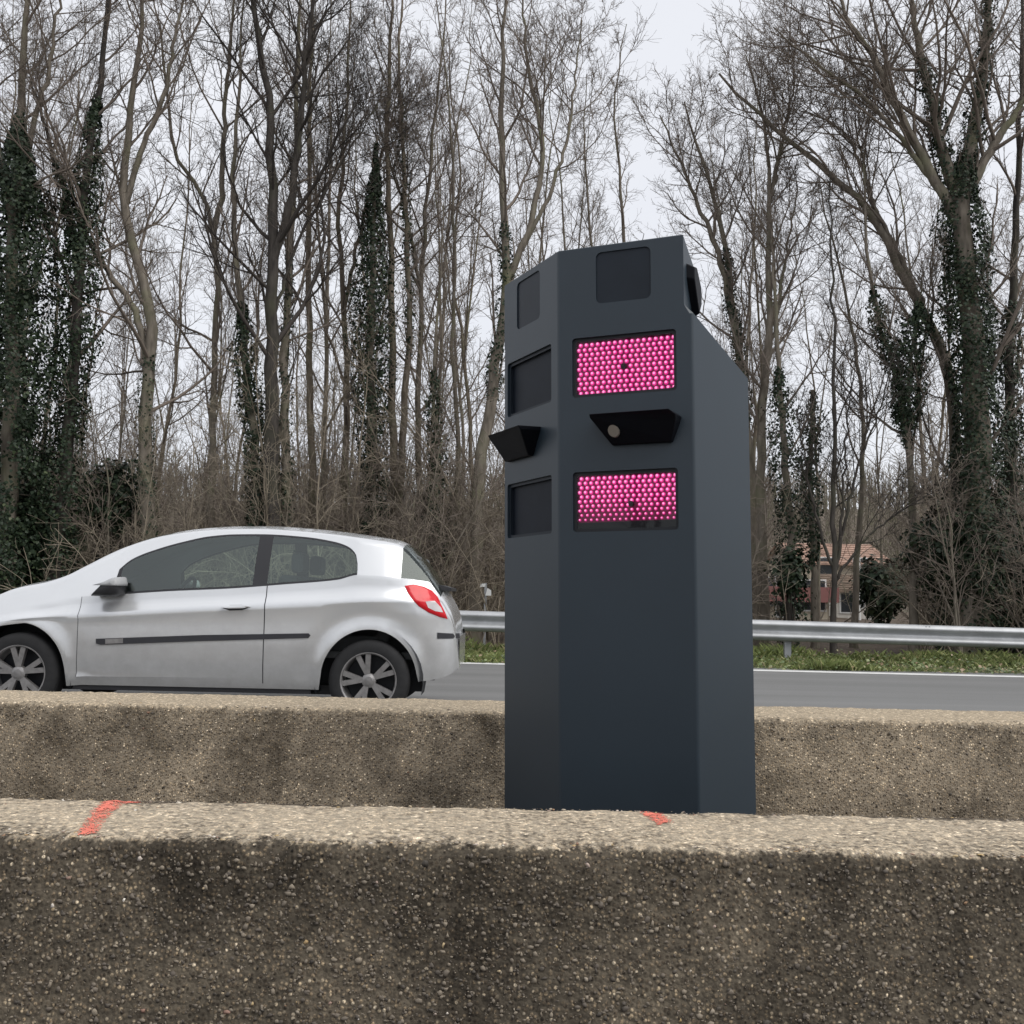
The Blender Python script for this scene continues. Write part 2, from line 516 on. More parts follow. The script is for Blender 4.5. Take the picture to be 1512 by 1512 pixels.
def barrier(name, y0, y1, ztop, mat, label, seed, dense, half=60.0, batter=0.10):
    """a long low wall with eroded arrises: fine mesh in the middle stretch, coarse beyond"""
    xs = np.unique(np.concatenate([np.linspace(-half, -dense, 60), np.arange(-dense, dense, 0.018), np.linspace(dense, half, 60)]))
    prof = [(y0 - batter, -0.05), (y0 - batter * 0.72, 0.06), (y0 - batter * 0.5, 0.16), (y0 - batter * 0.3, 0.26)]
    prof += [(y0 - batter * 0.3 * (1 - k / 9) + 0.0 * k, 0.26 + (ztop - 0.03 - 0.26) * k / 9) for k in range(1, 10)]
    r = 0.03
    prof += [(y0 + r - r * math.cos(a), ztop - r + r * math.sin(a)) for a in np.linspace(0.3, math.pi / 2, 5)]
    prof += [(y0 + r + (y1 - y0 - 2 * r) * k / 12, ztop + 0.004 * math.sin(math.pi * k / 12)) for k in range(1, 13)]
    prof += [(y1 - r + r * math.sin(a), ztop - r + r * math.cos(a)) for a in np.linspace(0.3, math.pi / 2, 4)]
    prof += [(y1 + batter * 0.4, 0.2), (y1 + batter, -0.05)]
    prof = np.array(prof)
    m = len(prof)
    X = np.repeat(xs[:, None], m, 1)
    Yp = np.repeat(prof[None, :, 0], len(xs), 0)
    Zp = np.repeat(prof[None, :, 1], len(xs), 0)
    sidx = np.r_[0, np.cumsum(np.hypot(*np.diff(prof, axis=0).T))]
    S = np.repeat(sidx[None], len(xs), 0)
    dsp = 0.004 * (vnoise(X * 9, S * 9, seed) - 0.5) + 0.0035 * (vnoise(X * 33, S * 33, seed + 1) - 0.5) + 0.004 * (vnoise(X * 70, S * 70, seed + 2) - 0.5)
    chip = np.clip(vnoise(X * 14, S * 0 + 3, seed + 4) - 0.62, 0, 1) * 0.05 * np.exp(-((S - sidx[15]) / 0.03)**2)
    nrm = np.gradient(prof, axis=0); nrm /= np.linalg.norm(nrm, axis=1, keepdims=True)
    ny, nz_ = -nrm[:, 1], nrm[:, 0]
    d = dsp - chip
    V = np.stack([X, Yp + d * ny, Zp + d * nz_], -1).reshape(-1, 3)
    i = (np.arange(len(xs) - 1)[:, None] * m + np.arange(m - 1)).ravel()
    F = np.stack([i, i + m, i + m + 1, i + 1], 1)
    o = mesh(name, V, F, mat, smooth=True)
    return tag(o, label, 'barrier')


Y0N, Y1N, ZN = 2.30, 2.71, 0.45
Y0F, Y1F, ZF = 4.90, 5.44, 0.447
near = barrier('concrete_barrier', Y0N, Y1N, ZN, M['barrier_near'], 'dark grimy aggregate concrete barrier with orange paint marks on its pale top', 21, 3.0)
far = barrier('concrete_barrier', Y0F, Y1F, ZF, M['barrier_far'], 'brown concrete barrier between the speed camera and the silver car', 51, 5.0)

# loose-edged stones standing proud of the near barrier
ico_t = (1 + 5**0.5) / 2
ICO = np.array([(-1, ico_t, 0), (1, ico_t, 0), (-1, -ico_t, 0), (1, -ico_t, 0), (0, -1, ico_t), (0, 1, ico_t), (0, -1, -ico_t), (0, 1, -ico_t), (ico_t, 0, -1), (ico_t, 0, 1), (-ico_t, 0, -1), (-ico_t, 0, 1)]) / math.hypot(1, ico_t)
ICF = np.array([(0, 11, 5), (0, 5, 1), (0, 1, 7), (0, 7, 10), (0, 10, 11), (1, 5, 9), (5, 11, 4), (11, 10, 2), (10, 7, 6), (7, 1, 8), (3, 9, 4), (3, 4, 2), (3, 2, 6), (3, 6, 8), (3, 8, 9), (4, 9, 5), (2, 4, 11), (6, 2, 10), (8, 6, 7), (9, 8, 1)])


def pebbles(parent, y0, y1, ztop, batter, nface, ntop, xr, rmin, rmax, seed, lo_t):
    g = np.random.default_rng(seed)
    n = nface + ntop
    x = g.uniform(-xr, xr, n)
    z = np.where(np.arange(n) < nface, g.uniform(0.02, ztop - 0.02, n), ztop)
    y = np.where(np.arange(n) < nface, y0 - batter * np.interp(z, [-0.05, 0.26, ztop], [1.0, 0.3, 0]), g.uniform(y0, y1, n))
    r = rmin + (rmax - rmin) * g.random(n)**3.2
    sc3 = g.uniform(0.6, 1.3, (n, 3)) * r[:, None]
    flat = np.where(np.arange(n) < nface, 1, 2)
    sc3[np.arange(n), flat] *= 0.34
    V = (ICO[None] * (1 + 0.33 * g.normal(size=(n, 12, 1)))) * sc3[:, None] + np.stack([x, y, z], 1)[:, None]
    F = (np.arange(n)[:, None, None] * 12 + ICF[None]).reshape(-1, 3)
    tv = g.random(n)
    tv = np.where(np.arange(n) < nface, np.where(g.random(n) < 0.93, lo_t + tv * 0.5, tv), 0.35 + 0.65 * tv)      # the washed top shows its stones, the faces are filmed with grime
    tone = np.repeat(tv, 12)
    o = mesh('aggregate_stones', V.reshape(-1, 3), F, M['pebble'], parent, False, tone)
    o['kind'] = 'stuff'
    return o


pebbles(near, Y0N, Y1N, ZN - 0.001, 0.10, 13000, 9000, 2.0, 0.0014, 0.0062, 31, 0.12)
pebbles(far, Y0F, Y1F, ZF - 0.001, 0.10, 7000, 4500, 3.4, 0.002, 0.007, 32, 0.26)


def spray(parent, poly, z, seed):
    """a ragged dash of spray paint lying on a rough top"""
    poly = np.array(poly)
    lo, hi = poly.min(0) - 0.02, poly.max(0) + 0.02
    c = 0.0026
    nx, ny = int((hi[0] - lo[0]) / c), int((hi[1] - lo[1]) / c)
    X, Y = np.meshgrid(lo[0] + c * np.arange(nx + 1), lo[1] + c * np.arange(ny + 1))
    cx, cy = X[:-1, :-1] + c / 2, Y[:-1, :-1] + c / 2
    inside = np.zeros(cx.shape, bool)
    dist = np.full(cx.shape, 9.0)
    for a, b in zip(poly, np.roll(poly, -1, 0)):
        cond = ((a[1] > cy) != (b[1] > cy)) & (cx < (b[0] - a[0]) * (cy - a[1]) / (b[1] - a[1] + 1e-12) + a[0])
        inside ^= cond
        e = b - a
        tt = np.clip(((cx - a[0]) * e[0] + (cy - a[1]) * e[1]) / (e @ e), 0, 1)
        dist = np.minimum(dist, np.hypot(cx - a[0] - tt * e[0], cy - a[1] - tt * e[1]))
    sd = np.where(inside, dist, -dist)
    keep = sd + 0.006 > 0.016 * (vnoise(cx * 60, cy * 60, seed) - 0.5) + 0.016 * (vnoise(cx * 160, cy * 160, seed + 1) - 0.5)
    keep &= np.random.default_rng(seed).random(cx.shape) < np.clip(sd / 0.02 + 0.4, 0, 1) * (0.25 + 1.1 * vnoise(cx * 70, cy * 70, seed + 3))
    ii = (np.arange(ny)[:, None] * (nx + 1) + np.arange(nx))[keep]
    F = np.stack([ii, ii + 1, ii + nx + 2, ii + nx + 1], 1)
    bvh = BVHTree.FromPolygons([v.co for v in parent.data.vertices], [tuple(p.vertices) for p in parent.data.polygons])
    Z = np.array([(bvh.ray_cast(Vector((a_, b_, z + 0.2)), Vector((0, 0, -1)))[0] or Vector((0, 0, z))).z for a_, b_ in zip(X.ravel(), Y.ravel())]).reshape(X.shape) + 0.0025
    mesh('paint_mark', np.stack([X, Y, Z], -1).reshape(-1, 3), F, M['paint_mark'], parent, True)


def top_at(px, py, z):
    p, q = at(px, py, 1.0), at(px, py, 2.0)
    k = (z - p[2]) / (q[2] - p[2])
    return tuple((p + (q - p) * k)[:2])


spray(near, [top_at(x, y, ZN + 0.006) for x, y in ((116, 1228), (140, 1228), (164, 1200), (182, 1186), (216, 1179), (160, 1175), (144, 1190), (132, 1206))], ZN + 0.003, 61)
spray(near, [top_at(x, y, ZN + 0.006) for x, y in ((946, 1196), (972, 1196), (994, 1215), (972, 1217), (958, 1208))], ZN + 0.003, 64)

# ------------------------------------------------------------------ the speed camera tower
FD = np.array([0.9262, -0.3771]); LD = np.array([-0.4246, 0.9054])
AX = np.array([0.6887, 0.7250]); LAT = np.array([0.7250, -0.6887])
ZT, UB, UH = 2.3317, 0.522, 0.497
ZSH0, ZSH1 = 2.03, 1.845
bx, bz = 0.1841, -1.0
tower = empty('speed_camera_tower', (bx * cr - bz * sr, 3.8874, H + bx * sr + bz * cr), 'slate grey faceted speed camera tower with two lit pink lamp panels standing between the barriers', 'speed camera', rot=(0, -ROLL, 0))


def P3(xy, z): return (float(xy[0]), float(xy[1]), float(z))


def rrect(u0, u1, z0, z1, r, n=5):
    out = []
    for cx, cz, a0 in ((u1 - r, z0 + r, -90), (u1 - r, z1 - r, 0), (u0 + r, z1 - r, 90), (u0 + r, z0 + r, 180)):
        for k in range(n + 1):
            a = math.radians(a0 + 90 * k / n)
            out.append((cx + r * math.cos(a), cz + r * math.sin(a)))
    return out


WIN = [('topwin', 0.154, 0.368, 2.104, 2.303, 0.022), ('up', 0.057, 0.461, 1.748, 1.978, 0.014), ('low', 0.057, 0.461, 1.235, 1.462, 0.014)]
SH = MB()
RB = 0.010                                   # rounding of the folded edges


def facet(dirv, mirror):
    nrm = np.array([dirv[1], -dirv[0]]) * (-1 if mirror else 1)      # outward
    ub = UH - 0.002 if mirror else UB
    outer = [(RB, -0.05), (ub - RB, -0.05), (ub - RB, ZSH0), (UH - RB * 0.5, ZSH0 + 0.035), (UH - RB * 0.5, ZT - 0.004), (RB, ZT - 0.004)]
    holes = [rrect(*w[1:]) for w in WIN]
    polys = [[Vector((u, z, 0)) for u, z in p] for p in [outer] + holes]
    tris = tessellate_polygon(polys)
    flat = [q for p in [outer] + holes for q in p]
    to3 = lambda u, z, d=0.0: (u * dirv[0] + d * nrm[0], u * dirv[1] + d * nrm[1], z)
    SH.add([to3(u, z) for u, z in flat], tris)
    for hp, w in zip(holes, WIN):
        dep = -0.006 if w[0] == 'topwin' else -0.026
        n = len(hp)
        SH.add([to3(u, z) for u, z in hp] + [to3(u, z, dep) for u, z in hp], [(i, (i + 1) % n, (i + 1) % n + n, i + n) for i in range(n)])
    return to3


toF = facet(FD, False)
toL = facet(LD, True)


def arc_strip(d0, d1, pos, z0, z1):
    """rounded fold between two facets; d0,d1 directions pointing away from the fold"""
    a, b = pos + d0 * RB, pos + d1 * RB
    k = 5
    pts = [(1 - t)**2 * a + 2 * t * (1 - t) * pos + t * t * b for t in np.linspace(0, 1, k)]
    V = [P3(p, z0) for p in pts] + [P3(p, z1) for p in pts]
    SH.add(V, [(i, i + 1, i + 1 + k, i + k) for i in range(k - 1)])


zero = np.zeros(2)
arc_strip(LD, FD, zero, -0.05, ZT - 0.004)
CR, CL = FD * UB, LD * (UH - 0.002)
DR, DL = CR + AX * 0.386, CL + AX * 0.386
hCR, hCL = FD * (UH - RB * 0.5), LD * (UH - RB * 0.5)
hbR = FD * UH + np.array([0.378, 0.926]) * 0.207
mir = lambda p: AX * (p @ AX) - LAT * (p @ LAT)
hbL = mir(hbR)
ZHB = 2.235
for C_, D_, d_in, hC, hb in ((CR, DR, FD, hCR, hbR), (CL, DL, LD, hCL, hbL)):
    arc_strip(-d_in, AX, C_, -0.05, ZSH0)
    a = C_ + AX * RB
    SH.add([P3(a, -0.05), P3(D_, -0.05), P3(D_, ZSH1), P3(a, ZSH0)], [(0, 1, 2, 3)])
    # head side, with the step over the shoulder
    SH.add([P3(hC, ZSH0 + 0.035), P3(hb, ZSH0 - 0.07), P3(hb, ZHB), P3(hC, ZT - 0.004)], [(0, 1, 2, 3)])
    # sloping shoulder
    SH.add([P3(C_ - d_in * RB, ZSH0), P3(a, ZSH0), P3(D_, ZSH1), P3(hb, ZSH0 - 0.07), P3(hC, ZSH0 + 0.035)], [(0, 1, 2, 3, 4)])
SH.add([P3(DR, -0.05), P3(DL, -0.05), P3(DL, ZSH1), P3(DR, ZSH1)], [(0, 1, 2, 3)])
SH.add([P3(hbR, ZSH0 - 0.07), P3(hbL, ZSH0 - 0.07), P3(DL, ZSH1), P3(DR, ZSH1)], [(0, 1, 2, 3)])
SH.add([P3(hbR, ZSH0 - 0.07), P3(hbL, ZSH0 - 0.07), P3(hbL, ZHB), P3(hbR, ZHB)], [(0, 1, 2, 3)])
inn = 0.006
roof = [P3(zero + (FD + LD) * RB * 0.25, ZT - 0.004), P3(hCR, ZT - 0.004), P3(hbR, ZHB), P3(hbL, ZHB), P3(hCL, ZT - 0.004)]
roofi = [(p[0] * 0.985 + 0.015 * 0.25, p[1] * 0.985 + 0.015 * 0.25, p[2] + 0.004) for p in roof]
SH.add(roof + roofi, [(i, (i + 1) % 5, (i + 1) % 5 + 5, i + 5) for i in range(5)] + [(5, 6, 9), (6, 7, 8), (6, 8, 9)])
shell = SH.build('housing', M['slate'], tower)

for to3, lit in ((toF, True), (toL, False)):
    u0, u1, z0, z1 = WIN[0][1:5]
    MB().add([to3(u, z, -0.0055) for u, z in rrect(*WIN[0][1:])], [tuple(range(24))]).build('radar_window', M['slate_win'], tower)
    for w in WIN[1:]:
        _, u0, u1, z0, z1, r = w
        out = rrect(u0, u1, z0, z1, r); inr = rrect(u0 + 0.014, u1 - 0.012, z0 + 0.012, z1 - 0.013, 0.010)
        n = len(out)
        # rubber frame stepping down into the opening
        fr = MB().add([to3(u, z, -0.010) for u, z in out] + [to3(u, z, -0.010) for u, z in inr] + [to3(u, z, -0.026) for u, z in inr],
                      [(i, (i + 1) % n, (i + 1) % n + n, i + n) for i in range(n)] + [(i + n, (i + 1) % n + n, (i + 1) % n + 2 * n, i + 2 * n) for i in range(n)])
        if not lit:
            fw = MB().add([to3(u, z, -0.024) for u, z in inr], [tuple(range(n))]).build('flash_window', M['flash_win'], tower)
            f = fr.build('window_frame', M['slate_win'], fw)
        else:
            pan = MB().add([to3(u, z, -0.0255) for u, z in inr], [tuple(range(n))])
            low = w[0] == 'low'
            panel = pan.build('lamp_panel', M['led_back'] if not low else M['led_back'], tower)
            fr.build('window_frame', M['frame_black'], panel)
            core, ring = MB(), MB()
            rows = 11 if not low else 10
            pitch_z = 0.0187 if not low else 0.0174
            ztop_ = 1.953 if not low else 1.438
            hu, hz = (0.2541, 1.8589) if not low else (0.2779, 1.3375)
            nn = 8
            for rw in range(rows):
                zz = ztop_ - rw * pitch_z
                for cidx in range(17 if rw % 2 == 0 else 17):
                    uu = 0.0845 + (cidx + (0.0 if rw % 2 == 0 else -0.5)) * 0.0226 + (0.004 if rw % 2 else 0)
                    if math.hypot(uu - hu, zz - hz) < 0.011: continue
                    dim = 1.0 if not low else float(np.interp(rw, [0, 5, 9], [1.0, 0.92, 0.6]))  # lower rows shrink: the shading down the panel is put into lamp size
                    rr = 0.0090 * dim
                    ring.add([to3(uu + rr * math.cos(k * 2 * math.pi / nn), zz + rr * math.sin(k * 2 * math.pi / nn), -0.0245) for k in range(nn)]
                             + [to3(uu + 0.8 * rr * math.cos(k * 2 * math.pi / nn), zz + 0.8 * rr * math.sin(k * 2 * math.pi / nn), -0.019) for k in range(nn)],
                             [(k, (k + 1) % nn, (k + 1) % nn + nn, k + nn) for k in range(nn)] + [tuple(range(nn, 2 * nn))])
                    r2 = 0.0050 * dim
                    core.add([to3(uu + r2 * math.cos(k * 2 * math.pi / nn), zz + 0.001 + r2 * math.sin(k * 2 * math.pi / nn), -0.0192) for k in range(nn)]
                             + [to3(uu + 0.6 * r2 * math.cos(k * 2 * math.pi / nn), zz + 0.001 + 0.6 * r2 * math.sin(k * 2 * math.pi / nn), -0.0155) for k in range(nn)],
                             [(k, (k + 1) % nn, (k + 1) % nn + nn, k + nn) for k in range(nn)] + [tuple(range(nn, 2 * nn))])
            nn = 14
            MB().add([to3(hu + 0.0105 * math.cos(k * 2 * math.pi / nn), hz + 0.0105 * math.sin(k * 2 * math.pi / nn), -0.0185) for k in range(nn)] + [to3(hu + 0.0105 * math.cos(k * 2 * math.pi / nn), hz + 0.0105 * math.sin(k * 2 * math.pi / nn), -0.0255) for k in range(nn)],
                     [tuple(range(nn))] + [(k, (k + 1) % nn, (k + 1) % nn + nn, k + nn) for k in range(nn)]).build('light_sensor', M['frame_black'], panel)
            core.build('lamp_cores', M['led_core'], panel, True)['kind'] = 'stuff'
            ring.build('lamp_lenses', M['led_ring'], panel, True)['kind'] = 'stuff'
            if low:      # black strip painting in the dark reflection at the lower panel's foot
                MB().prism([to3(0.071, 1.2475, -0.0245), to3(0.449, 1.2475, -0.0245), to3(0.449, 1.274, -0.0245), to3(0.071, 1.270, -0.0245)],
                           np.array(to3(0, 0, 0.008))).build('dark_reflection_strip', M['frame_black'], panel)
            MB().add([to3(u, z, -0.0115) for u, z in inr], [tuple(range(n))]).build('cover_glass', M['cover'], panel)
    # hooded camera: a wide brow that tapers down to the face
    k = MB()
    top = [(0.148, 1.664), (0.456, 1.664), (0.478, 1.648)]
    bot = [(0.445, 1.556), (0.215, 1.556)]
    fp = top + [(0.472, 1.625)] + bot + [(0.150, 1.650)]
    hoodd = [0.098, 0.098, 0.075, 0.06, 0.022, 0.022, 0.09]
    nn = len(fp)
    k.add([to3(u, z, -0.004) for u, z in fp] + [to3(0.312 + (u - 0.312) * 0.97, z, d) for (u, z), d in zip(fp, hoodd)],
          [(i, (i + 1) % nn, (i + 1) % nn + nn, i + nn) for i in range(nn)] + [(7, 8, 9, 10), (7, 10, 11, 12, 13)])
    hd = k.build('camera_hood', M['hood_black'], tower, bevel=0.004)
    if lit:
        e = MB()
        n2 = 20
        for_d = 0.05
        cen = (0.238, 1.600)
        # lens disc set in the lower slope of the hood
        pl = lambda z: 0.022 + (0.09 - 0.022) * (z - 1.556) / (1.656 - 1.556) + 0.016
        e.add([to3(cen[0] + 0.0205 * math.cos(a), cen[1] + 0.0205 * math.sin(a), pl(cen[1] + 0.0205 * math.sin(a))) for a in np.linspace(0, 2 * math.pi, n2, endpoint=False)]
              + [to3(cen[0] + 0.0205 * math.cos(a), cen[1] + 0.0205 * math.sin(a), pl(cen[1] + 0.0205 * math.sin(a)) - 0.02) for a in np.linspace(0, 2 * math.pi, n2, endpoint=False)],
              [tuple(range(n2))] + [(i, (i + 1) % n2, (i + 1) % n2 + n2, i + n2) for i in range(n2)])
        e.build('lens', M['sensor'], hd)

# small hooded lens in the side of the head
sd = (hbR - hCR); sL = np.linalg.norm(sd); sd = sd / sL
so = np.array([sd[1], -sd[0]])
toS = lambda u, z, d=0.0: (hCR[0] + sd[0] * u + so[0] * d, hCR[1] + sd[1] * u + so[1] * d, z)
k = MB()
fp = [(0.045, 2.235), (0.10, 2.245), (0.185, 2.175), (0.185, 2.10), (0.135, 2.045), (0.045, 2.18)]
nn = len(fp)
k.add([toS(u, z, -0.002) for u, z in fp] + [toS(0.11 + (u - 0.11) * 0.8, 2.14 + (z - 2.14) * 0.85, 0.028) for u, z in fp],
      [(i, (i + 1) % nn, (i + 1) % nn + nn, i + nn) for i in range(nn)] + [tuple(range(nn, 2 * nn))])
k.build('side_camera', M['hood_black'], tower, bevel=0.004)

# ------------------------------------------------------------------ the silver car
M['paint'] = None


def car_paint():
    m, t, b = newmat('silver_car_paint')
    co = N(t, 'ShaderNodeTexCoord')
    n1 = N(t, 'ShaderNodeTexNoise', Scale=1.4, Detail=6.0, Roughness=0.6)
    n2 = N(t, 'ShaderNodeTexNoise', Scale=9.0, Detail=6.0, Roughness=0.7)
    t.links.new(co.outputs['Object'], n1.inputs['Vector']); t.links.new(co.outputs['Object'], n2.inputs['Vector'])
    base = ramp(t, n1.outputs['Fac'], [(0.3, (0.73, 0.74, 0.75)), (0.7, (0.78, 0.79, 0.80))])
    # lower flanks greyed: road film, and the dark ground's reflection painted in
    sx = N(t, 'ShaderNodeSeparateXYZ'); t.links.new(co.outputs['Object'], sx.inputs[0])
    ad = N(t, 'ShaderNodeMath', operation='MULTIPLY_ADD'); t.links.new(n2.outputs['Fac'], ad.inputs[0])
    ad.inputs[1].default_value = -0.35; t.links.new(sx.outputs['Z'], ad.inputs[2])
    mr = N(t, 'ShaderNodeMapRange'); t.links.new(ad.outputs[0], mr.inputs[0])
    mr.inputs[1].default_value = 0.02; mr.inputs[2].default_value = 0.55; mr.inputs[3].default_value = 0.6; mr.inputs[4].default_value = 0.0
    t.links.new(mixc(t, mr.outputs[0], base, (0.22, 0.21, 0.195)), b.inputs['Base Color'])
    b.inputs['Metallic'].default_value = 0.5
    b.inputs['Roughness'].default_value = 0.25
    b.inputs['Coat Weight'].default_value = 0.7
    b.inputs['Coat Roughness'].default_value = 0.06
    return m


M['paint'] = car_paint()
M['car_glass'] = glass('tinted_car_glass', (0.80, 0.93, 0.88), 2.0)
M['rear_glass'] = glass('privacy_glass', (0.35, 0.40, 0.39), 1.6)
M['trim'] = plain('black_car_trim', (0.018, 0.018, 0.021), 0.45, var=0.15)
M['mirror_cap'] = plain('grey_mirror_cap', (0.36, 0.365, 0.37), 0.5, var=0.1)
M['strip'] = plain('grey_rubbing_strip', (0.028, 0.028, 0.033), 0.5, var=0.15)
M['cabin'] = plain('dark_cabin_cloth', (0.10, 0.105, 0.105), 0.9, var=0.2)
M['tyre'] = plain('tyre_rubber', (0.018, 0.018, 0.019), 0.85, var=0.2, scale=20)
M['alloy'] = plain('dusty_alloy', (0.30, 0.29, 0.285), 0.38, 0.6, var=0.18, scale=25)
M['lamp_red'] = plain('red_lamp_lens', (0.62, 0.012, 0.02), 0.18, var=0.1, scale=14)
M['lamp_clear'] = plain('clear_lamp_lens', (0.62, 0.58, 0.58), 0.15, var=0.1, scale=14)
M['plate'] = plain('number_plate', (0.75, 0.75, 0.72), 0.4, var=0.03)

CX0, CYC = -4.402, 8.42                     # nose of the car and its centre line
car = empty('hatchback_car', (CX0, CYC, ZR), 'silver three-door hatchback car driving along the road behind the concrete barrier', 'car')
HUBS, HUBZ, RW = (0.80, 3.375), 0.298, 0.30


def carpx(pts, d):
    """picture points -> (s, z) in the car's own frame at depth d"""
    out = []
    for px, py in pts:
        p = at(px, py, d)
        out.append((p[0] - CX0, p[2] - ZR))
    return np.array(out)


roofl = carpx([(0, 873), (50, 861), (100, 850), (130, 840), (150, 830), (200, 803), (250, 786), (300, 778), (350, 775), (400, 775), (450, 778), (500, 783), (550, 790), (590, 797), (648, 860), (662, 884), (671, 905), (677, 940), (680, 975)], 8.05)
ROOF = np.concatenate([[(-0.05, 0.42), (0.0, 0.56), (0.05, 0.65), (0.2, 0.755), (0.35, 0.805)], roofl[roofl[:, 0] > 0.45]])
TAIL = ROOF[-1, 0]
BOT = [(-0.05, 0.36), (0.0, 0.26), (0.15, 0.20), (1.15, 0.215), (1.3, 0.225), (2.9, 0.225), (3.05, 0.225), (3.68, 0.29), (3.85, 0.31), (TAIL - 0.06, 0.345), (TAIL, 0.40)]
BELT = carpx([(172, 878), (250, 873), (340, 869), (419, 863), (499, 856), (529, 849)], 7.62)
BELT = np.concatenate([[(-0.05, 0.6), (0.4, 0.72), (0.9, 0.80), (1.2, 0.865)], BELT, [(3.6, 1.055), (4.1, 0.98)]])
WTOP = carpx([(173, 846), (194, 826), (231, 810), (268, 799), (305, 791), (342, 788), (388, 788), (446, 792), (490, 799), (512, 806), (524, 815), (529.5, 827), (530.5, 842)], 7.72)
WS0, WS1 = WTOP[0, 0], WTOP[-1, 0]
CREASE = [(-0.05, 0.45), (0.3, 0.60), (1.0, 0.715), (1.15, 0.725), (2.3, 0.815), (3.5, 0.885), (3.8, 0.89), (4.1, 0.8)]


def W_low(s): return hermite([-0.05, 0.0, 0.06, 0.18, 0.45, 0.8, 1.3, 2.9, 3.4, 3.65, 3.82, 3.92, 3.98, TAIL], [0.42, 0.60, 0.72, 0.83, 0.945, 0.99, 1.0, 1.0, 0.988, 0.955, 0.90, 0.83, 0.74, 0.6], s)
def W_up(s): return hermite([-0.05, 0.9, 1.3, 3.2, 3.45, 3.58, 3.72, 3.9, TAIL], [0.9, 0.95, 1.0, 1.0, 0.975, 0.93, 0.83, 0.68, 0.55], s)


def sections(s):
    zC = hermite(ROOF[:, 0], ROOF[:, 1], s)
    crown = np.interp(s, [0, 0.9, 1.2, 1.6, 3.4, 3.6, 3.85, TAIL], [0.05, 0.06, 0.05, 0.055, 0.055, 0.05, 0.05, 0.015])
    zr = zC - crown
    zb = np.minimum(hermite(BELT[:, 0], BELT[:, 1], s), zr - 0.012)
    zt = hermite(WTOP[:, 0], WTOP[:, 1], s)
    zt = np.where((s < WS0) | (s > WS1), zb + 0.004, zt)
    zt = np.clip(zt, zb + 0.004, zr - 0.004)
    zk = np.minimum(hermite(*np.array(CREASE).T, s), zb - 0.03)
    z0 = hermite(*np.array(BOT).T, s)
    for hx in HUBS:
        q = 1 - ((s - hx) / 0.352)**2
        z0 = np.where(q > 0, np.maximum(z0, HUBZ + 0.375 * np.sqrt(np.maximum(q, 0))), z0)
    z0 = np.minimum(z0, zk - 0.03)
    return z0, zk, zb, zt, zr, zC


def yside(s, z, zk, zb):
    low = np.interp(z, [0.2, 0.26, 0.285, 0.30, 0.40, 0.55, 0.68], [0.805, 0.822, 0.838, 0.830, 0.846, 0.851, 0.850])
    tlow = np.clip((z - 0.68) / np.maximum(zk - 0.68, 0.02), 0, 1)
    y = low + 0.012 * tlow**2
    t = np.clip((z - zk) / np.maximum(zb - zk, 0.02), 0, 1.0)
    y = y - np.where(z > zk, np.interp(t, [0, 0.12, 0.5, 1], [0, 0.014, 0.046, 0.058]), 0)
    y = y - np.where(z > zb, 0.40 * (z - zb) + 0.22 * np.maximum(z - zb - 0.1, 0)**2, 0)
    for hx in HUBS:
        r = np.hypot(s - hx, (z - HUBZ) * 0.95)
        y = y + 0.009 * np.exp(-((r - 0.365) / 0.045)**2) * (z > HUBZ - 0.1) - 0.006 * np.exp(-((r - 0.46) / 0.06)**2) * (z > HUBZ)
    w = np.clip((z - 0.80) / 0.4, 0, 1)
    return y * (W_low(s) * (1 - w) + W_up(s) * w)


SD0, SD1 = 1.235, 2.60                       # door shut lines
SB0, SB1 = carpx([(377, 860), (398, 860)], 7.7)[:, 0]
st = np.concatenate([np.linspace(-0.05, 0.2, 14), np.linspace(0.2, 1.25, 60), np.linspace(1.25, 2.95, 70), np.linspace(2.95, 3.8, 56), np.linspace(3.8, TAIL, 26),
                     [SD0 - 0.0018, SD0 + 0.0018, SD1 - 0.0018, SD1 + 0.0018, SB0, SB1, WS0, WS1]])
for hx in HUBS: st = np.concatenate([st, hx + 0.352 * np.cos(np.linspace(0, math.pi, 30)) * 0.9995])
st = np.unique(np.round(st, 4))
st = st[np.r_[True, np.diff(st) > 0.0025]]
z0, zk, zb, zt, zr, zC = sections(st)
n1, n2, n3, n4a, n4b = 16, 6, 8, 6, 14
rows_s, rows_y, rows_z, grp = [], [], [], []


def lin(a, b, n, last=False): return [a + (b - a) * k / n for k in range(n + (1 if last else 0))]


zz = lin(z0, zk, n1) + lin(zk, zb, n2)
e = 0.016
b3 = np.minimum(zb + e, (zb + zt) / 2); t3 = np.maximum(zt - e, (zb + zt) / 2)
zz += [zb] + lin(b3, t3, n3) + [t3] + lin(zt, zr, n4a, True)
ns = len(zz)
g = ['low'] * n1 + ['sh'] * n2 + ['edge'] + ['win'] * n3 + ['edge'] + ['pil'] * n4a
ys = [yside(st, z, zk, zb) for z in zz]
yr = ys[-1]
for k in range(1, n4b + 1):
    v = k / n4b
    f = 1 - v if k > 1 else 1 - 0.085
    if k >= 2: f = (1 - 0.085) * (1 - (k - 1) / (n4b - 1))
    zz.append(zr + (zC - zr) * (1 - f**3.0)); ys.append(yr * f)
    g.append('rail' if k == 1 else 'top')
Z = np.array(zz).T; Yh = np.array(ys).T; S = np.repeat(st[:, None], Z.shape[1], 1)
m = Z.shape[1]
assert len(g) == m - 1
WSC0, WSC1, RG0, RG1 = 1.16, 1.80, 3.585, 3.88
bins = {}


def put(part, quad, side):
    bins.setdefault((part, side), []).append(quad)


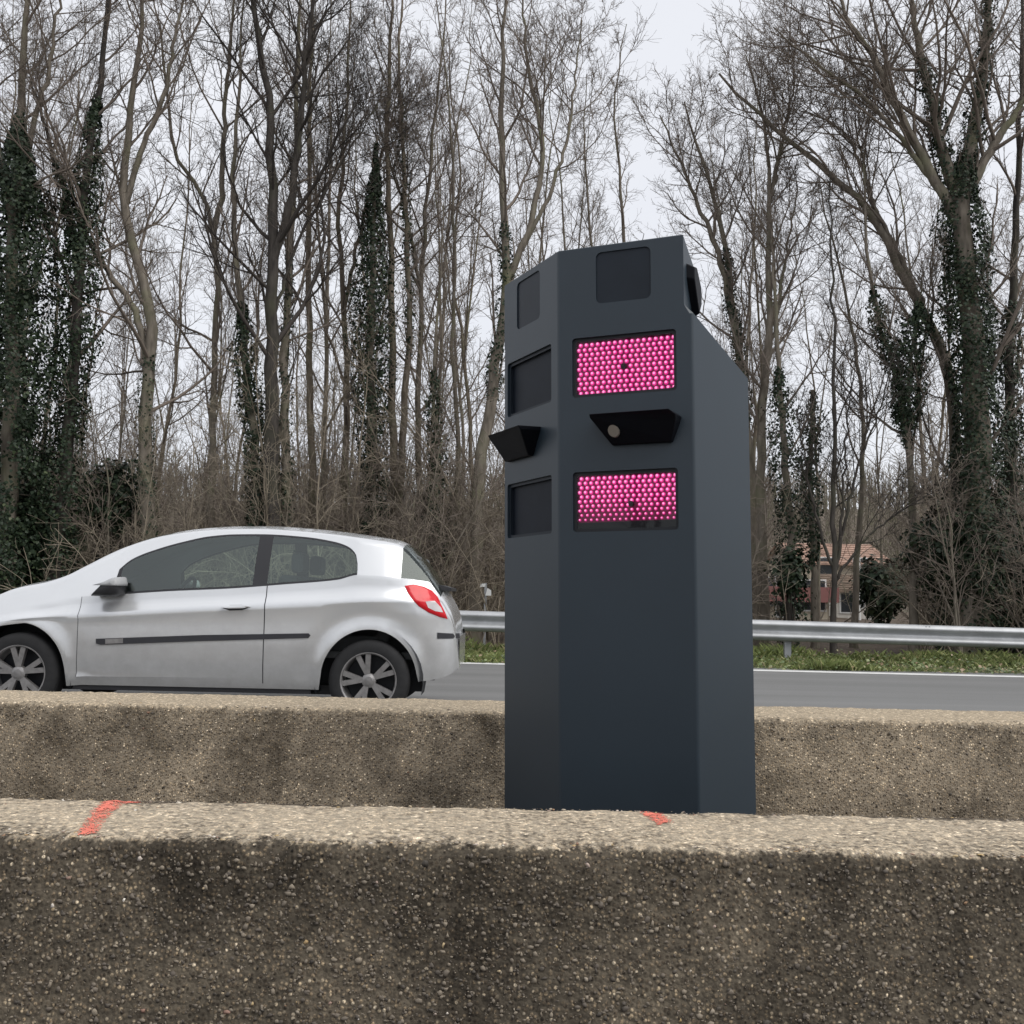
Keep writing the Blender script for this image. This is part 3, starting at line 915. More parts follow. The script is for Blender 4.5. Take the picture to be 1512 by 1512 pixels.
for a in range(len(st) - 1):
    sm = (st[a] + st[a + 1]) / 2
    for b in range(m - 1):
        q = (a * m + b, (a + 1) * m + b, (a + 1) * m + b + 1, a * m + b + 1)
        gb = g[b]
        part = 'body'
        inwin = WS0 < sm < WS1
        if gb in ('win', 'edge') and inwin:
            if gb == 'edge': part = 'window_trim'
            elif SB0 < sm < SB1: part = 'window_trim'
            elif sm < WS0 + 0.05: part = 'window_trim'
            else: part = 'door_window' if sm < SB0 else 'quarter_window'
        elif gb == 'top' and WSC0 < sm < WSC1: part = 'windscreen'
        elif gb in ('top', 'rail', 'pil', 'win', 'edge') and RG0 < sm < RG1: part = 'rear_window'
        elif abs(sm - SD0) < 0.004 or abs(sm - SD1) < 0.004:
            if gb in ('low', 'sh') and 0.26 < Z[a, b] : part = 'door_seam'
        elif SD0 < sm < SD1 and gb in ('low', 'sh') and Z[a, b] > 0.285: part = 'door'
        if part == 'door_seam': part = 'front_seam' if sm < 2 else 'rear_seam'
        put(part, q, 0 if part in ('body', 'windscreen', 'rear_window') else -1)
MATS = {'body': 'paint', 'door': 'paint', 'door_window': 'car_glass', 'quarter_window': 'car_glass', 'windscreen': 'car_glass', 'rear_window': 'rear_glass', 'window_trim': 'trim', 'front_seam': 'trim', 'rear_seam': 'trim'}
base = {s_: np.stack([S, s_ * Yh, Z], -1).reshape(-1, 3) for s_ in (-1, 1)}
norm_ref = {}
for (part, side), F in bins.items():
    F = np.array(F)
    if side == 0:
        nv = len(base[-1])
        V = np.concatenate([base[-1], base[1]])
        FF = np.concatenate([F, F[:, ::-1] + nv])
        jobs = [(V, FF)]
    else:
        jobs = [(base[-1], F), (base[1], F[:, ::-1])]
    for V, FF in jobs:
        u, inv = np.unique(FF, return_inverse=True)
        Vv = V[u].copy()
        o = mesh(part, Vv, inv.reshape(FF.shape), M[MATS[part]], car, True)
        bm = bmesh.new(); bm.from_mesh(o.data)
        bmesh.ops.remove_doubles(bm, verts=bm.verts, dist=0.0008)
        bmesh.ops.dissolve_degenerate(bm, edges=bm.edges, dist=0.0005)
        if part == 'body':            # close nose and tail
            bmesh.ops.recalc_face_normals(bm, faces=bm.faces)
        bm.to_mesh(o.data); bm.free()
        o.data.polygons.foreach_set('use_smooth', np.ones(len(o.data.polygons), dtype=bool))

# tail panel closing the rear, floor pan and wheel housings
MB().add([(TAIL - 0.004, sgn * 0.5, z) for sgn, z in ((-1, 0.38), (1, 0.38), (1, 0.62), (-1, 0.62))], [(0, 1, 2, 3)]).build('bumper', M['paint'], car)
pan = MB().box(0.35, 3.5, -0.60, 0.60, 0.17, 0.24).box(1.2, 2.95, -0.80, 0.80, 0.19, 0.24).build('floor_pan', M['trim'], car)
for hx in HUBS:
    for sgn in (-1, 1):
        k = MB()
        aa = np.linspace(-0.25, math.pi + 0.25, 20)
        P = [(hx + 0.40 * math.cos(a), HUBZ + 0.40 * math.sin(a)) for a in aa]
        k.add([(x, sgn * 0.825, z) for x, z in P] + [(x, sgn * 0.52, z) for x, z in P], [(i, i + 1, i + 21, i + 20) for i in range(19)] + [tuple(range(20, 40))])
        k.build('wheel_housing', M['frame_black'], car)
        yo = sgn
        w = empty('wheel', (hx, sgn * 0.735, HUBZ), None, None)
        w.parent = car
        pr = [(0.196, -0.09), (0.215, -0.10), (0.26, -0.098), (0.288, -0.085), (0.298, -0.06), (0.30, -0.03), (0.30, 0.03), (0.298, 0.06), (0.288, 0.085), (0.26, 0.098), (0.215, 0.10), (0.196, 0.09)]
        MB().lathe(pr, (0, 0, 0), 'y', 48).build('tyre', M['tyre'], w, True)
        rp = [(0.215, 0.093), (0.208, 0.097), (0.198, 0.094), (0.190, 0.06), (0.185, -0.03), (0.02, -0.03)]
        rp = [(r, h * sgn) for r, h in rp]
        MB().lathe(rp, (0, 0, 0), 'y', 48).build('rim', M['alloy'], w, True)
        dk = MB().lathe([(0.18, -0.02 * sgn), (0.0, -0.02 * sgn)], (0, 0, 0), 'y', 32).build('brake_disc', M['frame_black'], w)
        sp_ = MB()
        for q in range(5):
            a = q * 2 * math.pi / 5 + 0.35 + (0.2 if hx > 2 else 0)
            ca, sa = math.cos(a), math.sin(a)
            for off in (-0.16, 0.16):
                cb, sb = math.cos(a + off * 1.25), math.sin(a + off * 1.25)
                pts = [(0.045 * ca + 0.018 * sa, 0.045 * sa - 0.018 * ca), (0.045 * ca - 0.018 * sa, 0.045 * sa + 0.018 * ca), (0.196 * cb - 0.019 * sb, 0.196 * sb + 0.019 * cb), (0.196 * cb + 0.019 * sb, 0.196 * sb - 0.019 * cb)]
                sp_.add([(x, 0.078 * sgn, z) for x, z in pts[:2]] + [(x, 0.088 * sgn, z) for x, z in pts[2:]] + [(x, 0.045 * sgn, z) for x, z in pts],
                        [(0, 1, 2, 3), (4, 5, 6, 7), (0, 1, 5, 4), (1, 2, 6, 5), (2, 3, 7, 6), (3, 0, 4, 7)])
        sp_.lathe([(0.0, 0.088 * sgn), (0.03, 0.086 * sgn), (0.052, 0.076 * sgn), (0.055, 0.04 * sgn)], (0, 0, 0), 'y', 20)
        sp_.build('spokes', M['alloy'], w)


def on_side(poly, off, name, mat, parent, sgn=-1, step=0.012, lip=0.012, bulge=0.0):
    """a piece cut to an outline in side view and laid on the flank, with a returned edge"""
    poly = np.array(poly)
    pts, n = [], len(poly)
    for a, b in zip(poly, np.roll(poly, -1, 0)):
        k = max(1, int(np.linalg.norm(b - a) / step))
        pts += [a + (b - a) * i / k for i in range(k)]
    nb = len(pts)
    lo, hi = poly.min(0), poly.max(0)
    def inside(p):
        c = False
        for a, b in zip(poly, np.roll(poly, -1, 0)):
            if (a[1] > p[1]) != (b[1] > p[1]) and p[0] < (b[0] - a[0]) * (p[1] - a[1]) / (b[1] - a[1]) + a[0]: c = not c
        return c
    inner = [np.array((x, z)) for x in np.arange(lo[0], hi[0], step) for z in np.arange(lo[1], hi[1], step) if inside((x, z)) and min(np.hypot(*(np.array(pts) - (x, z)).T)) > step * 0.6]
    vv = [Vector(p) for p in pts + inner]
    r = delaunay_2d_cdt(vv, [], [list(range(nb))], 1, 1e-5)
    V2 = np.array([(v[0], v[1]) for v in r[0]])
    _, k_, b_, _, _, _ = sections(V2[:, 0])
    dd = np.array([min(np.hypot(*(np.array(pts) - v).T)) for v in V2])
    yy = yside(V2[:, 0], V2[:, 1], k_, b_) + off + bulge * np.minimum(dd / 0.03, 1)**0.5
    V = [(s_, sgn * y, z) for (s_, z), y in zip(V2, yy)]
    F = [tuple(f) for f in r[2]]
    _, k2, b2, _, _, _ = sections(np.array(pts)[:, 0])
    yb = yside(np.array(pts)[:, 0], np.array(pts)[:, 1], k2, b2)
    q = len(V)
    V += [(p[0], sgn * (y + off), p[1]) for p, y in zip(pts, yb)] + [(p[0], sgn * (y - lip), p[1]) for p, y in zip(pts, yb)]
    F += [(q + i, q + (i + 1) % nb, q + nb + (i + 1) % nb, q + nb + i) for i in range(nb)]
    return MB().add(V, F).build(name, M[mat], parent, True)


lamp_poly = carpx([(599, 865), (612, 863), (626, 866), (638, 872), (646, 881), (652, 893), (658, 905), (661, 914), (650, 911), (634, 904), (620, 895), (610, 884), (603, 874)], 7.72)
clear_poly = carpx([(630, 888), (643, 887), (652, 897), (655, 904), (644, 902), (634, 897)], 7.74)
for sgn in (-1, 1):
    tl = on_side(lamp_poly, 0.004, 'tail_light', 'lamp_red', car, sgn, bulge=0.012)
    on_side(clear_poly, 0.018, 'reverse_lens', 'lamp_clear', tl, sgn, lip=0.0, step=0.01)
    on_side(carpx([(143, 943), (300, 937.5), (456, 935), (459, 938), (456, 942), (300, 946.5), (150, 952), (143, 950)], 7.58), 0.008, 'rubbing_strip', 'strip', car, sgn, step=0.02)
    on_side(carpx([(157, 943.5), (183, 942.3), (183, 949.4), (157, 950.6)], 7.58), 0.0095, 'badge_plate', 'alloy', car, sgn, lip=0.0, step=0.02)
    on_side(carpx([(646, 934), (676, 937), (676, 944), (646, 943)], 7.68), 0.006, 'bumper_strip', 'strip', car, sgn, step=0.02)
    h = on_side(carpx([(330, 898), (340, 893.5), (358, 893), (368, 897.5), (358, 901), (340, 901.5)], 7.58), 0.002, 'handle_recess', 'trim', car, sgn, lip=0.0)
    on_side(carpx([(328, 896.6), (340, 893.8), (360, 893.2), (371, 895.8), (360, 898), (340, 898.4)], 7.58), 0.022, 'door_handle', 'paint', car, sgn)
    # door mirror
    k = MB()
    c0 = carpx([(128, 880), (150, 858), (160, 853), (171, 852), (173, 862), (172, 878), (160, 881)], 7.42)
    yb = 0.80
    V, F = [], []
    lay = [(0.0, 0.90), (0.05, 1.0), (0.13, 0.98), (0.185, 0.82), (0.2, 0.55)]
    cen = c0.mean(0)
    for dy, f in lay: V += [(cen[0] + (p[0] - cen[0]) * f, sgn * (yb + dy), cen[1] + (p[1] - cen[1]) * f) for p in c0]
    nn = len(c0)
    for L_ in range(len(lay) - 1): F += [(L_ * nn + i, L_ * nn + (i + 1) % nn, (L_ + 1) * nn + (i + 1) % nn, (L_ + 1) * nn + i) for i in range(nn)]
    F += [tuple(range(nn)), tuple(range((len(lay) - 1) * nn, len(lay) * nn))]
    mo = k.add(V, F).build('door_mirror', M['trim'], car, True)
    zc_ = cen[1] + 0.006
    sel = [(s_, y_, max(z_, zc_)) for s_, y_, z_ in V]
    sel = [(cen[0] + (s_ - cen[0]) * 1.02 + 0.01, y_ * 1.004, z_ + 0.003) for s_, y_, z_ in sel]
    MB().add(sel, F).build('mirror_cap', M['mirror_cap'], mo, True)
# rear wiper, plate and bonnet badge are out of sight; the high brake light and spoiler lip are not
SPZ = float(hermite(ROOF[:, 0], ROOF[:, 1], np.array([3.86]))[0])
MB().add([(3.845, -0.44, SPZ + 0.01), (3.845, 0.44, SPZ + 0.01), (3.94, 0.40, SPZ - 0.015), (3.94, -0.40, SPZ - 0.015), (3.85, -0.44, SPZ - 0.035), (3.85, 0.44, SPZ - 0.035), (3.94, 0.40, SPZ - 0.04), (3.94, -0.40, SPZ - 0.04)],
         [(0, 1, 2, 3), (4, 5, 6, 7), (0, 1, 5, 4), (1, 2, 6, 5), (2, 3, 7, 6), (3, 0, 4, 7)]).build('tailgate_trim', M['trim'], car)
# cabin seen through the glass
k = MB().box(1.3, 3.75, -0.68, 0.68, 0.45, 0.50)
k.build('cabin_floor', M['cabin'], car)
k = MB()
for i in range(1): k.prism([(1.22, -0.66, 0.50), (1.66, -0.66, 0.50), (1.60, -0.66, 0.86), (1.45, -0.66, 0.90), (1.22, -0.66, 0.86)], (0, 1.32, 0))
k.build('dashboard', M['cabin'], car, bevel=0.02)
for sx_, zs, wdt in ((2.05, 0.60, 0.25), (2.95, 0.62, 0.25)):
    for yc in (-0.36, 0.36):
        s_o = MB().prism([(sx_, yc - wdt, 0.48), (sx_ + 0.5, yc - wdt, 0.48), (sx_ + 0.74, yc - wdt, 1.05), (sx_ + 0.60, yc - wdt, 1.07), (sx_ + 0.44, yc - wdt, 0.62), (sx_, yc - wdt, 0.62)], (0, 2 * wdt, 0)).build('seat', M['cabin'], car, bevel=0.03)
        MB().box(sx_ + 0.65, sx_ + 0.75, yc - 0.13, yc + 0.13, 1.08, 1.24).build('headrest', M['cabin'], s_o, bevel=0.03)
ang = np.linspace(0, 2 * math.pi, 25)
cw = np.stack([1.83 + 0.08 * np.sin(ang), -0.36 + 0.185 * np.cos(ang), 0.86 + 0.165 * np.sin(ang)], 1)[None]
Vw, Fw = tubes(cw, np.full((1, 25), 0.016), 8)
mesh('steering_wheel', Vw, Fw, M['trim'], car, True)
on = tubes(np.array([[(3.30, -0.2, 1.40), (3.22, -0.2, 1.50), (3.16, -0.2, 1.56)]]), np.array([[0.006, 0.004, 0.002]]), 6)

# ------------------------------------------------------------------ guardrail
YG = 15.6
rail_z = lambda x: 0.738 - 0.0102 * x        # its top follows the dip of the verge
grail = empty('guardrail', (0, YG, 0), 'long galvanised steel guardrail on posts along the grass verge', 'guardrail')
prof = [(0.0, 0.000), (-0.030, -0.006), (-0.072, -0.045), (-0.082, -0.060), (-0.076, -0.082), (-0.018, -0.135), (-0.010, -0.155), (-0.018, -0.175), (-0.076, -0.228), (-0.082, -0.250), (-0.072, -0.265), (-0.030, -0.304), (0.0, -0.310)]
prof = smoothline(np.array(prof), 30)
for kx in range(-9, 10):
    x0, x1 = 0.22 + 4 * kx - 2, 0.22 + 4 * kx + 2.12
    xs = np.linspace(x0, x1, 5)
    dy = 0.004 * (kx % 2)
    V = [(x, p[0] - dy, rail_z(x) + p[1]) for x in xs for p in prof]
    nn = len(prof)
    o = MB().add(V, [(i * nn + j, (i + 1) * nn + j, (i + 1) * nn + j + 1, i * nn + j + 1) for i in range(4) for j in range(nn - 1)]).build('rail', M['galv'], grail, True)
    for q in range(4):
        xb = x0 + 0.06 + 0.05 * (q % 2)
        zb_ = rail_z(xb) - (0.03 if q < 2 else 0.28)
        MB().lathe([(0.0, 0.012), (0.012, 0.010), (0.014, 0.0)], (0, 0, 0), 'z', 8).build('bolt', M['post'], o)
        b_ = bpy.data.objects[-1] if False else o.children[-1]
        b_.location = (xb, -0.055, zb_); b_.rotation_euler = (math.pi / 2, 0, 0)
    xp = 0.22 + 4 * kx
    zt_ = rail_z(xp) - 0.02
    pk = MB().box(xp - 0.05, xp + 0.05, 0.03, 0.036, -0.3, zt_).box(xp - 0.05, xp - 0.044, 0.036, 0.10, -0.3, zt_).box(xp + 0.044, xp + 0.05, 0.036, 0.10, -0.3, zt_)
    po = pk.build('post', M['post'], grail)
    MB().box(xp - 0.04, xp + 0.04, -0.012, 0.03, zt_ - 0.24, zt_ - 0.05).build('spacer', M['post'], po)

# ------------------------------------------------------------------ small marker plate among the twigs
pm = at(717, 868, 17.4)
mk = empty('marker_post', (pm[0], 17.4, 0.05), 'small white marker plate on a thin post behind the guardrail by the car tail', 'sign')
MB().box(-0.02, 0.02, 0.0, 0.03, -0.3, pm[2] - 0.05 + 0.08).build('post', M['post'], mk)
M['white_plate'] = plain('white_plate', (0.72, 0.72, 0.70), 0.5, var=0.06)
MB().prism([(0.0, -0.012, pm[2] - 0.18), (0.10, -0.012, pm[2] - 0.18), (0.095, -0.012, pm[2] - 0.09), (0.03, -0.012, pm[2] - 0.05)], (0, 0.008, 0)).build('plate', M['white_plate'], mk)
MB().prism([(-0.09, -0.012, pm[2] - 0.04), (-0.01, -0.012, pm[2] - 0.035), (0.0, -0.012, pm[2] + 0.02), (-0.08, -0.012, pm[2] + 0.02)], (0, 0.008, 0)).build('plate', M['white_plate'], mk)

# ------------------------------------------------------------------ houses seen through the wood
M['render'] = plain('cream_render', (0.52, 0.46, 0.36), 0.9, var=0.14, scale=0.8)
M['render_grey'] = plain('grey_render', (0.40, 0.38, 0.34), 0.9, var=0.14, scale=0.8)
M['render_white'] = plain('white_render', (0.66, 0.63, 0.57), 0.9, var=0.12, scale=0.8)
M['red_band'] = plain('red_fascia', (0.27, 0.115, 0.105), 0.6, var=0.12, scale=1.0)
M['orange_tile'] = plain('orange_roof_tile', (0.36, 0.235, 0.18), 0.85, var=0.25, scale=3.0)
M['brown_tile'] = plain('brown_roof_tile', (0.19, 0.14, 0.105), 0.85, var=0.25, scale=3.0)
M['pane'] = plain('dark_window_pane', (0.03, 0.035, 0.04), 0.1, var=0.1)


def house(label, px0, px1, py_eave, py_ridge, Y, depth, wall, roof, fascia=None, windows=(), py_base=930):
    a, b = at(px0, py_eave, Y), at(px1, py_eave, Y)
    zr_ = at((px0 + px1) / 2, py_ridge, Y + (depth / 2))[2]
    ze = (a[2] + b[2]) / 2
    x0, x1 = a[0], b[0]
    h = empty('house', ((x0 + x1) / 2, Y, -0.1), label, 'house')
    hw = (x1 - x0) / 2
    z_e, z_r = ze + 0.1, zr_ + 0.1
    w = MB().box(-hw, hw, 0, depth, -0.3, z_e)
    if roof: w.add([(-hw, 0, z_e), (-hw, depth, z_e), (-hw, depth / 2, z_r), (hw, 0, z_e), (hw, depth, z_e), (hw, depth / 2, z_r)], [(0, 1, 2), (3, 5, 4)])
    w.build('wall', M[wall], h)
    if roof:
        r = MB()
        for y0_, y1_, s_ in ((-0.4, depth / 2, 1), (depth + 0.4, depth / 2, -1)):
            ze2 = z_e - 0.4 * (z_r - z_e) / (depth / 2)
            r.prism([(-hw - 0.3, y0_, ze2), (hw + 0.3, y0_, ze2), (hw + 0.3, y1_, z_r), (-hw - 0.3, y1_, z_r)], (0, 0, 0.12))
        ro = r.build('roof', M[roof], h)
        for j in range(9):     # tile courses catch the light as ridges
            t_ = (j + 0.5) / 9
            MB().box(-hw - 0.3, hw + 0.3, -0.4 + t_ * (depth / 2 + 0.4) - 0.12, -0.4 + t_ * (depth / 2 + 0.4) + 0.12, 0, 0.05).build('tile_course', M[roof], ro)
            ro.children[-1].location.z = z_e - 0.4 * (z_r - z_e) / (depth / 2) + t_ * (z_r - z_e + 0.4 * (z_r - z_e) / (depth / 2)) + 0.09
    if fascia:
        MB().box(-hw - 0.3, hw + 0.3, -0.5, -0.02, z_e - 0.12, z_e + fascia).build('fascia', M['red_band'], h)
    for (fx, wz, ww, wh) in windows:
        x = -hw + fx * 2 * hw
        wi = MB().box(x - ww / 2 - 0.07, x + ww / 2 + 0.07, -0.05, 0.03, wz - 0.07, wz + wh + 0.07).build('window', M['white_plate'], h)
        MB().box(x - ww / 2, x + ww / 2, -0.06, -0.04, wz, wz + wh).build('pane', M['pane'], wi)
    return h


house('low cream building with a red fascia seen between the tree trunks', 1060, 1224, 884, 868, 46, 9, 'render', None, 0.55, [(0.42, 0.9, 0.9, 1.2), (0.62, 0.4, 0.9, 1.9), (0.84, 0.7, 1.2, 1.3)])
house('house with an orange tiled roof showing behind the low red-edged building', 1178, 1312, 832, 806, 62, 8, 'render', 'orange_tile', None, [(0.3, 2.6, 0.9, 1.1), (0.7, 2.6, 0.9, 1.1)])
hb = house('white walled outbuilding with a small round vent beside the low building', 1236, 1300, 872, 852, 50, 5, 'render_white', 'brown_tile', None, [(0.25, 0.6, 0.7, 0.9)])
v = MB().lathe([(0.0, -0.02), (0.16, -0.02), (0.2, 0.0)], (0, 0, 0), 'y', 16).build('vent', M['pane'], hb)
pv = at(1270, 892, 49.9); v.location = (pv[0] - hb.location[0], -0.1, pv[2] + 0.1)
q = MB().box(-0.24, 0.24, -0.08, 0.0, -0.24, 0.24).build('vent_box', M['white_plate'], hb); q.location = (pv[0] - hb.location[0], -0.001, pv[2] + 0.1)
fl = at(1270, 858, 49); bm_ = at(1268, 790, 49)
pole = empty('flag_mast', (bm_[0], 49, -0.1), 'thin white mast with a small dark red flag beside the white outbuilding', 'mast')
MB().lathe([(0.09, 0), (0.07, bm_[2] * 0.7), (0.04, bm_[2] + 0.1), (0.0, bm_[2] + 0.12)], (0, 0, 0), 'z', 10).build('pole', M['white_plate'], pole)
MB().box(-0.02, 0.32, -0.015, 0.015, fl[2] - 0.25, fl[2] + 0.3).build('flag', M['red_band'], pole)

# ------------------------------------------------------------------ bare trees


def grow(P, R, k, t0, t1, ang, L, rr, nseg, wander, trop, g, rmin, tmin=0.35, az0=None):
    """k children on each parent line; L(parent length, t) -> length"""
    B, m, _ = P.shape
    t = t0 + (t1 - t0) * (np.arange(k)[None] + g.random((B, k))) / k
    x = t * (m - 1); i0 = np.minimum(x.astype(int), m - 2); f = (x - i0)[..., None]
    bi = np.arange(B)[:, None]
    pos = P[bi, i0] * (1 - f) + P[bi, i0 + 1] * f
    tan = P[bi, i0 + 1] - P[bi, i0]; tan /= np.linalg.norm(tan, axis=2, keepdims=True) + 1e-9
    rad = R[bi, i0] * (1 - f[..., 0]) + R[bi, i0 + 1] * f[..., 0]
    Lp = np.linalg.norm(np.diff(P, axis=1), axis=2).sum(1)[:, None]
    ref = np.eye(3)[np.argmin(np.abs(tan), axis=2)]
    n1 = np.cross(tan, ref); n1 /= np.linalg.norm(n1, axis=2, keepdims=True) + 1e-9
    n2 = np.cross(tan, n1)
    az = (g.random((B, 1)) * 6.28 + np.arange(k)[None] * 2.4 + g.normal(0, 0.5, (B, k)))[..., None]
    al = np.clip(g.normal(ang, ang * 0.25, (B, k)), 0.2, 1.5)[..., None]
    D = tan * np.cos(al) + (n1 * np.cos(az) + n2 * np.sin(az)) * np.sin(al)
    ln = (L(Lp, t) * g.uniform(0.6, 1.25, (B, k)))
    D, pos, ln, rad = D.reshape(-1, 3), pos.reshape(-1, 3), ln.reshape(-1), rad.reshape(-1)
    keep = ln > 0.05
    D, pos, ln, rad = D[keep], pos[keep], ln[keep], rad[keep]
    Q = [pos]
    for j in range(nseg):
        D = D + g.normal(0, wander, D.shape) + np.array([0, 0, trop])
        D /= np.linalg.norm(D, axis=1, keepdims=True)
        Q.append(Q[-1] + D * (ln / nseg)[:, None])
    Q = np.stack(Q, 1)
    r0 = np.maximum(np.minimum(rad * rr, 0.012 * ln + rmin), rmin)
    RR = np.maximum(r0[:, None] * np.linspace(1, tmin, nseg + 1)[None], rmin * 0.7)
    return Q, RR


def crown_of(P, R, g, spec):
    """branches, twigs and shoots on the given stems; spec per level"""
    parts = []
    sides = [5, 4, 3, 3, 3]
    for lv, s in enumerate(spec):
        P, R = grow(P, R, g=g, **s)
        parts.append(tubes(P, R, sides[lv]))
    return joinVF(parts)


def spec_tree(l1=3.2, n1=16, n2=7, n3=6, n4=3, t0=0.3, ang=0.75, trop=0.10, rmin=0.0040):
    return [dict(k=n1, t0=t0, t1=0.98, ang=ang, L=lambda Lp, t: l1 * (1.15 - 0.75 * t), rr=0.5, nseg=7, wander=0.11, trop=trop, rmin=rmin * 1.9),
            dict(k=n2, t0=0.18, t1=1.0, ang=0.7, L=lambda Lp, t: Lp * 0.46 * (1.15 - 0.55 * t), rr=0.6, nseg=5, wander=0.14, trop=trop * 0.7, rmin=rmin * 1.35),
            dict(k=n3, t0=0.15, t1=1.0, ang=0.7, L=lambda Lp, t: Lp * 0.45 * (1.1 - 0.4 * t), rr=0.7, nseg=3, wander=0.17, trop=trop * 0.5, rmin=rmin),
            dict(k=n4, t0=0.2, t1=1.0, ang=0.65, L=lambda Lp, t: Lp * 0.5 + 0.05, rr=0.8, nseg=2, wander=0.15, trop=0.04, rmin=rmin * 0.8)]


def ivy_mesh(P, R, f0, f1, n, thick, size, g, bulge=None):
    """ivy leaves around a stem line between fractions f0 and f1"""
    m = len(P)
    n = int(n * 2.4)
    thick = thick * 0.8
    t = g.uniform(f0, f1, n)
    x = t * (m - 1); i0 = np.minimum(x.astype(int), m - 2); f = (x - i0)[:, None]
    c = P[i0] * (1 - f) + P[i0 + 1] * f
    r = R[i0]
    az = g.random(n) * 6.283
    lump = 0.35 + 1.1 * vnoise(t * 22 + 7, az * 1.1 + 3, int(g.integers(1000)))
    if bulge is not None: lump = lump * np.interp(t, bulge[0], bulge[1])
    fade = np.clip(np.minimum((t - f0), (f1 - t)) / (0.12 * (f1 - f0)), 0.15, 1)
    gapn = vnoise(t * 40 + 1, az * 1.6 + 11, int(g.integers(1000)))
    hold = gapn > g.uniform(0.12, 0.52, n)
    d = r + thick * lump * fade * (0.25 + 0.75 * g.random(n)**0.6)
    nrm = np.stack([np.cos(az), np.sin(az), g.normal(0.25, 0.35, n)], 1); nrm /= np.linalg.norm(nrm, axis=1, keepdims=True)
    c = c + np.stack([np.cos(az) * d, np.sin(az) * d, g.normal(0, 0.05, n)], 1)
    nrm = nrm + g.normal(0, 0.45, (n, 3)); nrm /= np.linalg.norm(nrm, axis=1, keepdims=True)
    return leaves(c[hold], nrm[hold], size * 0.46 * g.uniform(0.6, 1.35, int(hold.sum())), g)


def leaves(c, nrm, s, g, tone=None):
    n = len(c)
    up = np.array([0, 0, -1.0]) + g.normal(0, 0.4, (n, 3))
    v = up - (up * nrm).sum(1, keepdims=True) * nrm; v /= np.linalg.norm(v, axis=1, keepdims=True) + 1e-9
    u = np.cross(nrm, v)
    sh = np.array([(0, -0.45, 0.0), (0.55, -0.25, -0.12), (0.42, 0.15, -0.06), (0, 0.7, 0.0), (-0.42, 0.15, -0.06), (-0.55, -0.25, -0.12)])
    V = c[:, None] + s[:, None, None] * (sh[None, :, 0:1] * u[:, None] + sh[None, :, 1:2] * v[:, None] + sh[None, :, 2:3] * nrm[:, None])
    b = np.arange(n)[:, None, None] * 6
    F = (b + np.array([[0, 1, 2, 3], [0, 3, 4, 5]])[None]).reshape(-1, 4)
    tn = np.repeat(np.clip(g.beta(2, 3.2, n) if tone is None else tone, 0, 1), 6)
    return V.reshape(-1, 3), F, tn


ANCH = []


def tree(label, stems, Y, seed, spec, bk='bark', tw='twig', ivy=(), group=None, name='bare_tree'):
    """stems: [(picture points base to tip, radius at base in m, radius at tip)]; the first is the trunk"""
    g = np.random.default_rng(seed)
    lines = []
    for pts, r0, r1 in stems:
        W = np.array([at(p[0], p[1], Y + (p[2] if len(p) > 2 else 0)) for p in pts])
        lines.append((smoothline(W, 22), r0, r1))
    base = lines[0][0][0].copy()
    ANCH.append((756 + FPX * base[0] / Y, label))
    gz = float(floor_z(np.array([base[0]]), np.array([Y]))[0])
    first = lines[0][0]
    if first[0, 2] > gz - 0.2:                         # carry the trunk down to the ground
        foot = first[0] + (first[0] - first[1]) / max(1e-3, abs(first[1, 2] - first[0, 2])) * 0.0
        pts2 = np.concatenate([[(first[0, 0], Y, gz - 0.25)], first])
        lines[0] = (smoothline(pts2, 26), lines[0][1], lines[0][2])
    root = empty(name, (base[0], Y, gz), label, 'tree', group)
    org = np.array([base[0], Y, gz])
    Ps, Rs = [], []
    tr = []
    for L_, r0, r1 in lines:
        L2 = smoothline(L_ - org, 26)
        L2[1:] += g.normal(0, 0.018, L2[1:].shape) * np.array([1, 1, 0.2])
        R2 = r1 + (r0 - r1) * (1 - np.linspace(0, 1, 26))**0.9
        if L_ is lines[0][0]: R2[:3] *= np.array([1.5, 1.25, 1.08])
        Ps.append(L2); Rs.append(R2)
        tr.append(tubes(L2[None], R2[None], 9))
    V, F = joinVF(tr)
    mesh('trunk', V, F, M[bk], root, True)
    V, F = crown_of(np.array(Ps), np.array(Rs), g, spec)
    mesh('crown', V, F, M[tw], root, True)
    parts = []
    for si, f0, f1, n, th, size, *bul in ivy:
        parts.append(ivy_mesh(Ps[si], Rs[si], f0, f1, n, th, size, g, bul[0] if bul else None))
    if parts:
        V, F = joinVF([(p[0], p[1]) for p in parts])
        o = mesh('ivy', V, F, M['ivy'], root, False, np.concatenate([p[2] for p in parts]))
        o['kind'] = 'stuff'
    return root


S = spec_tree
tree('dark barked tree forking into two tall stems above the car roof', [([(405, 935), (402, 700), (401, 500), (403, 385), (401, 250), (396, 150), (383, 70), (370, -40), (360, -160)], 0.17, 0.02),
      ([(403, 388), (428, 300), (442, 210), (449, 110), (462, 20), (470, -120)], 0.085, 0.015), ([(403, 470, 0.1), (440, 360, 0.5), (500, 250, 0.8), (560, 150, 1.2)], 0.035, 0.01)], 18.6, 101, S(3.4, 18, 7, 6, 3, 0.34, 0.72), 'bark_dark', 'twig_dark')
tree('straight pale trunk close beside the dark forked tree', [([(424, 930), (421, 700), (420, 520), (428, 380), (438, 250), (440, 80), (445, -80)], 0.11, 0.02)], 19.6, 102, S(2.6, 16, 6, 6, 3, 0.4), 'bark', 'twig', [(0, 0.05, 0.55, 700, 0.10, 0.085)])
tree('tall thin straight tree with a clean pale stem right of the dark forked tree', [([(461, 925), (460, 700), (456, 500), (456, 300), (459, 120), (461, -80)], 0.095, 0.02)], 21.0, 103, S(2.2, 14, 6, 6, 2, 0.45), 'bark_pale', 'twig')
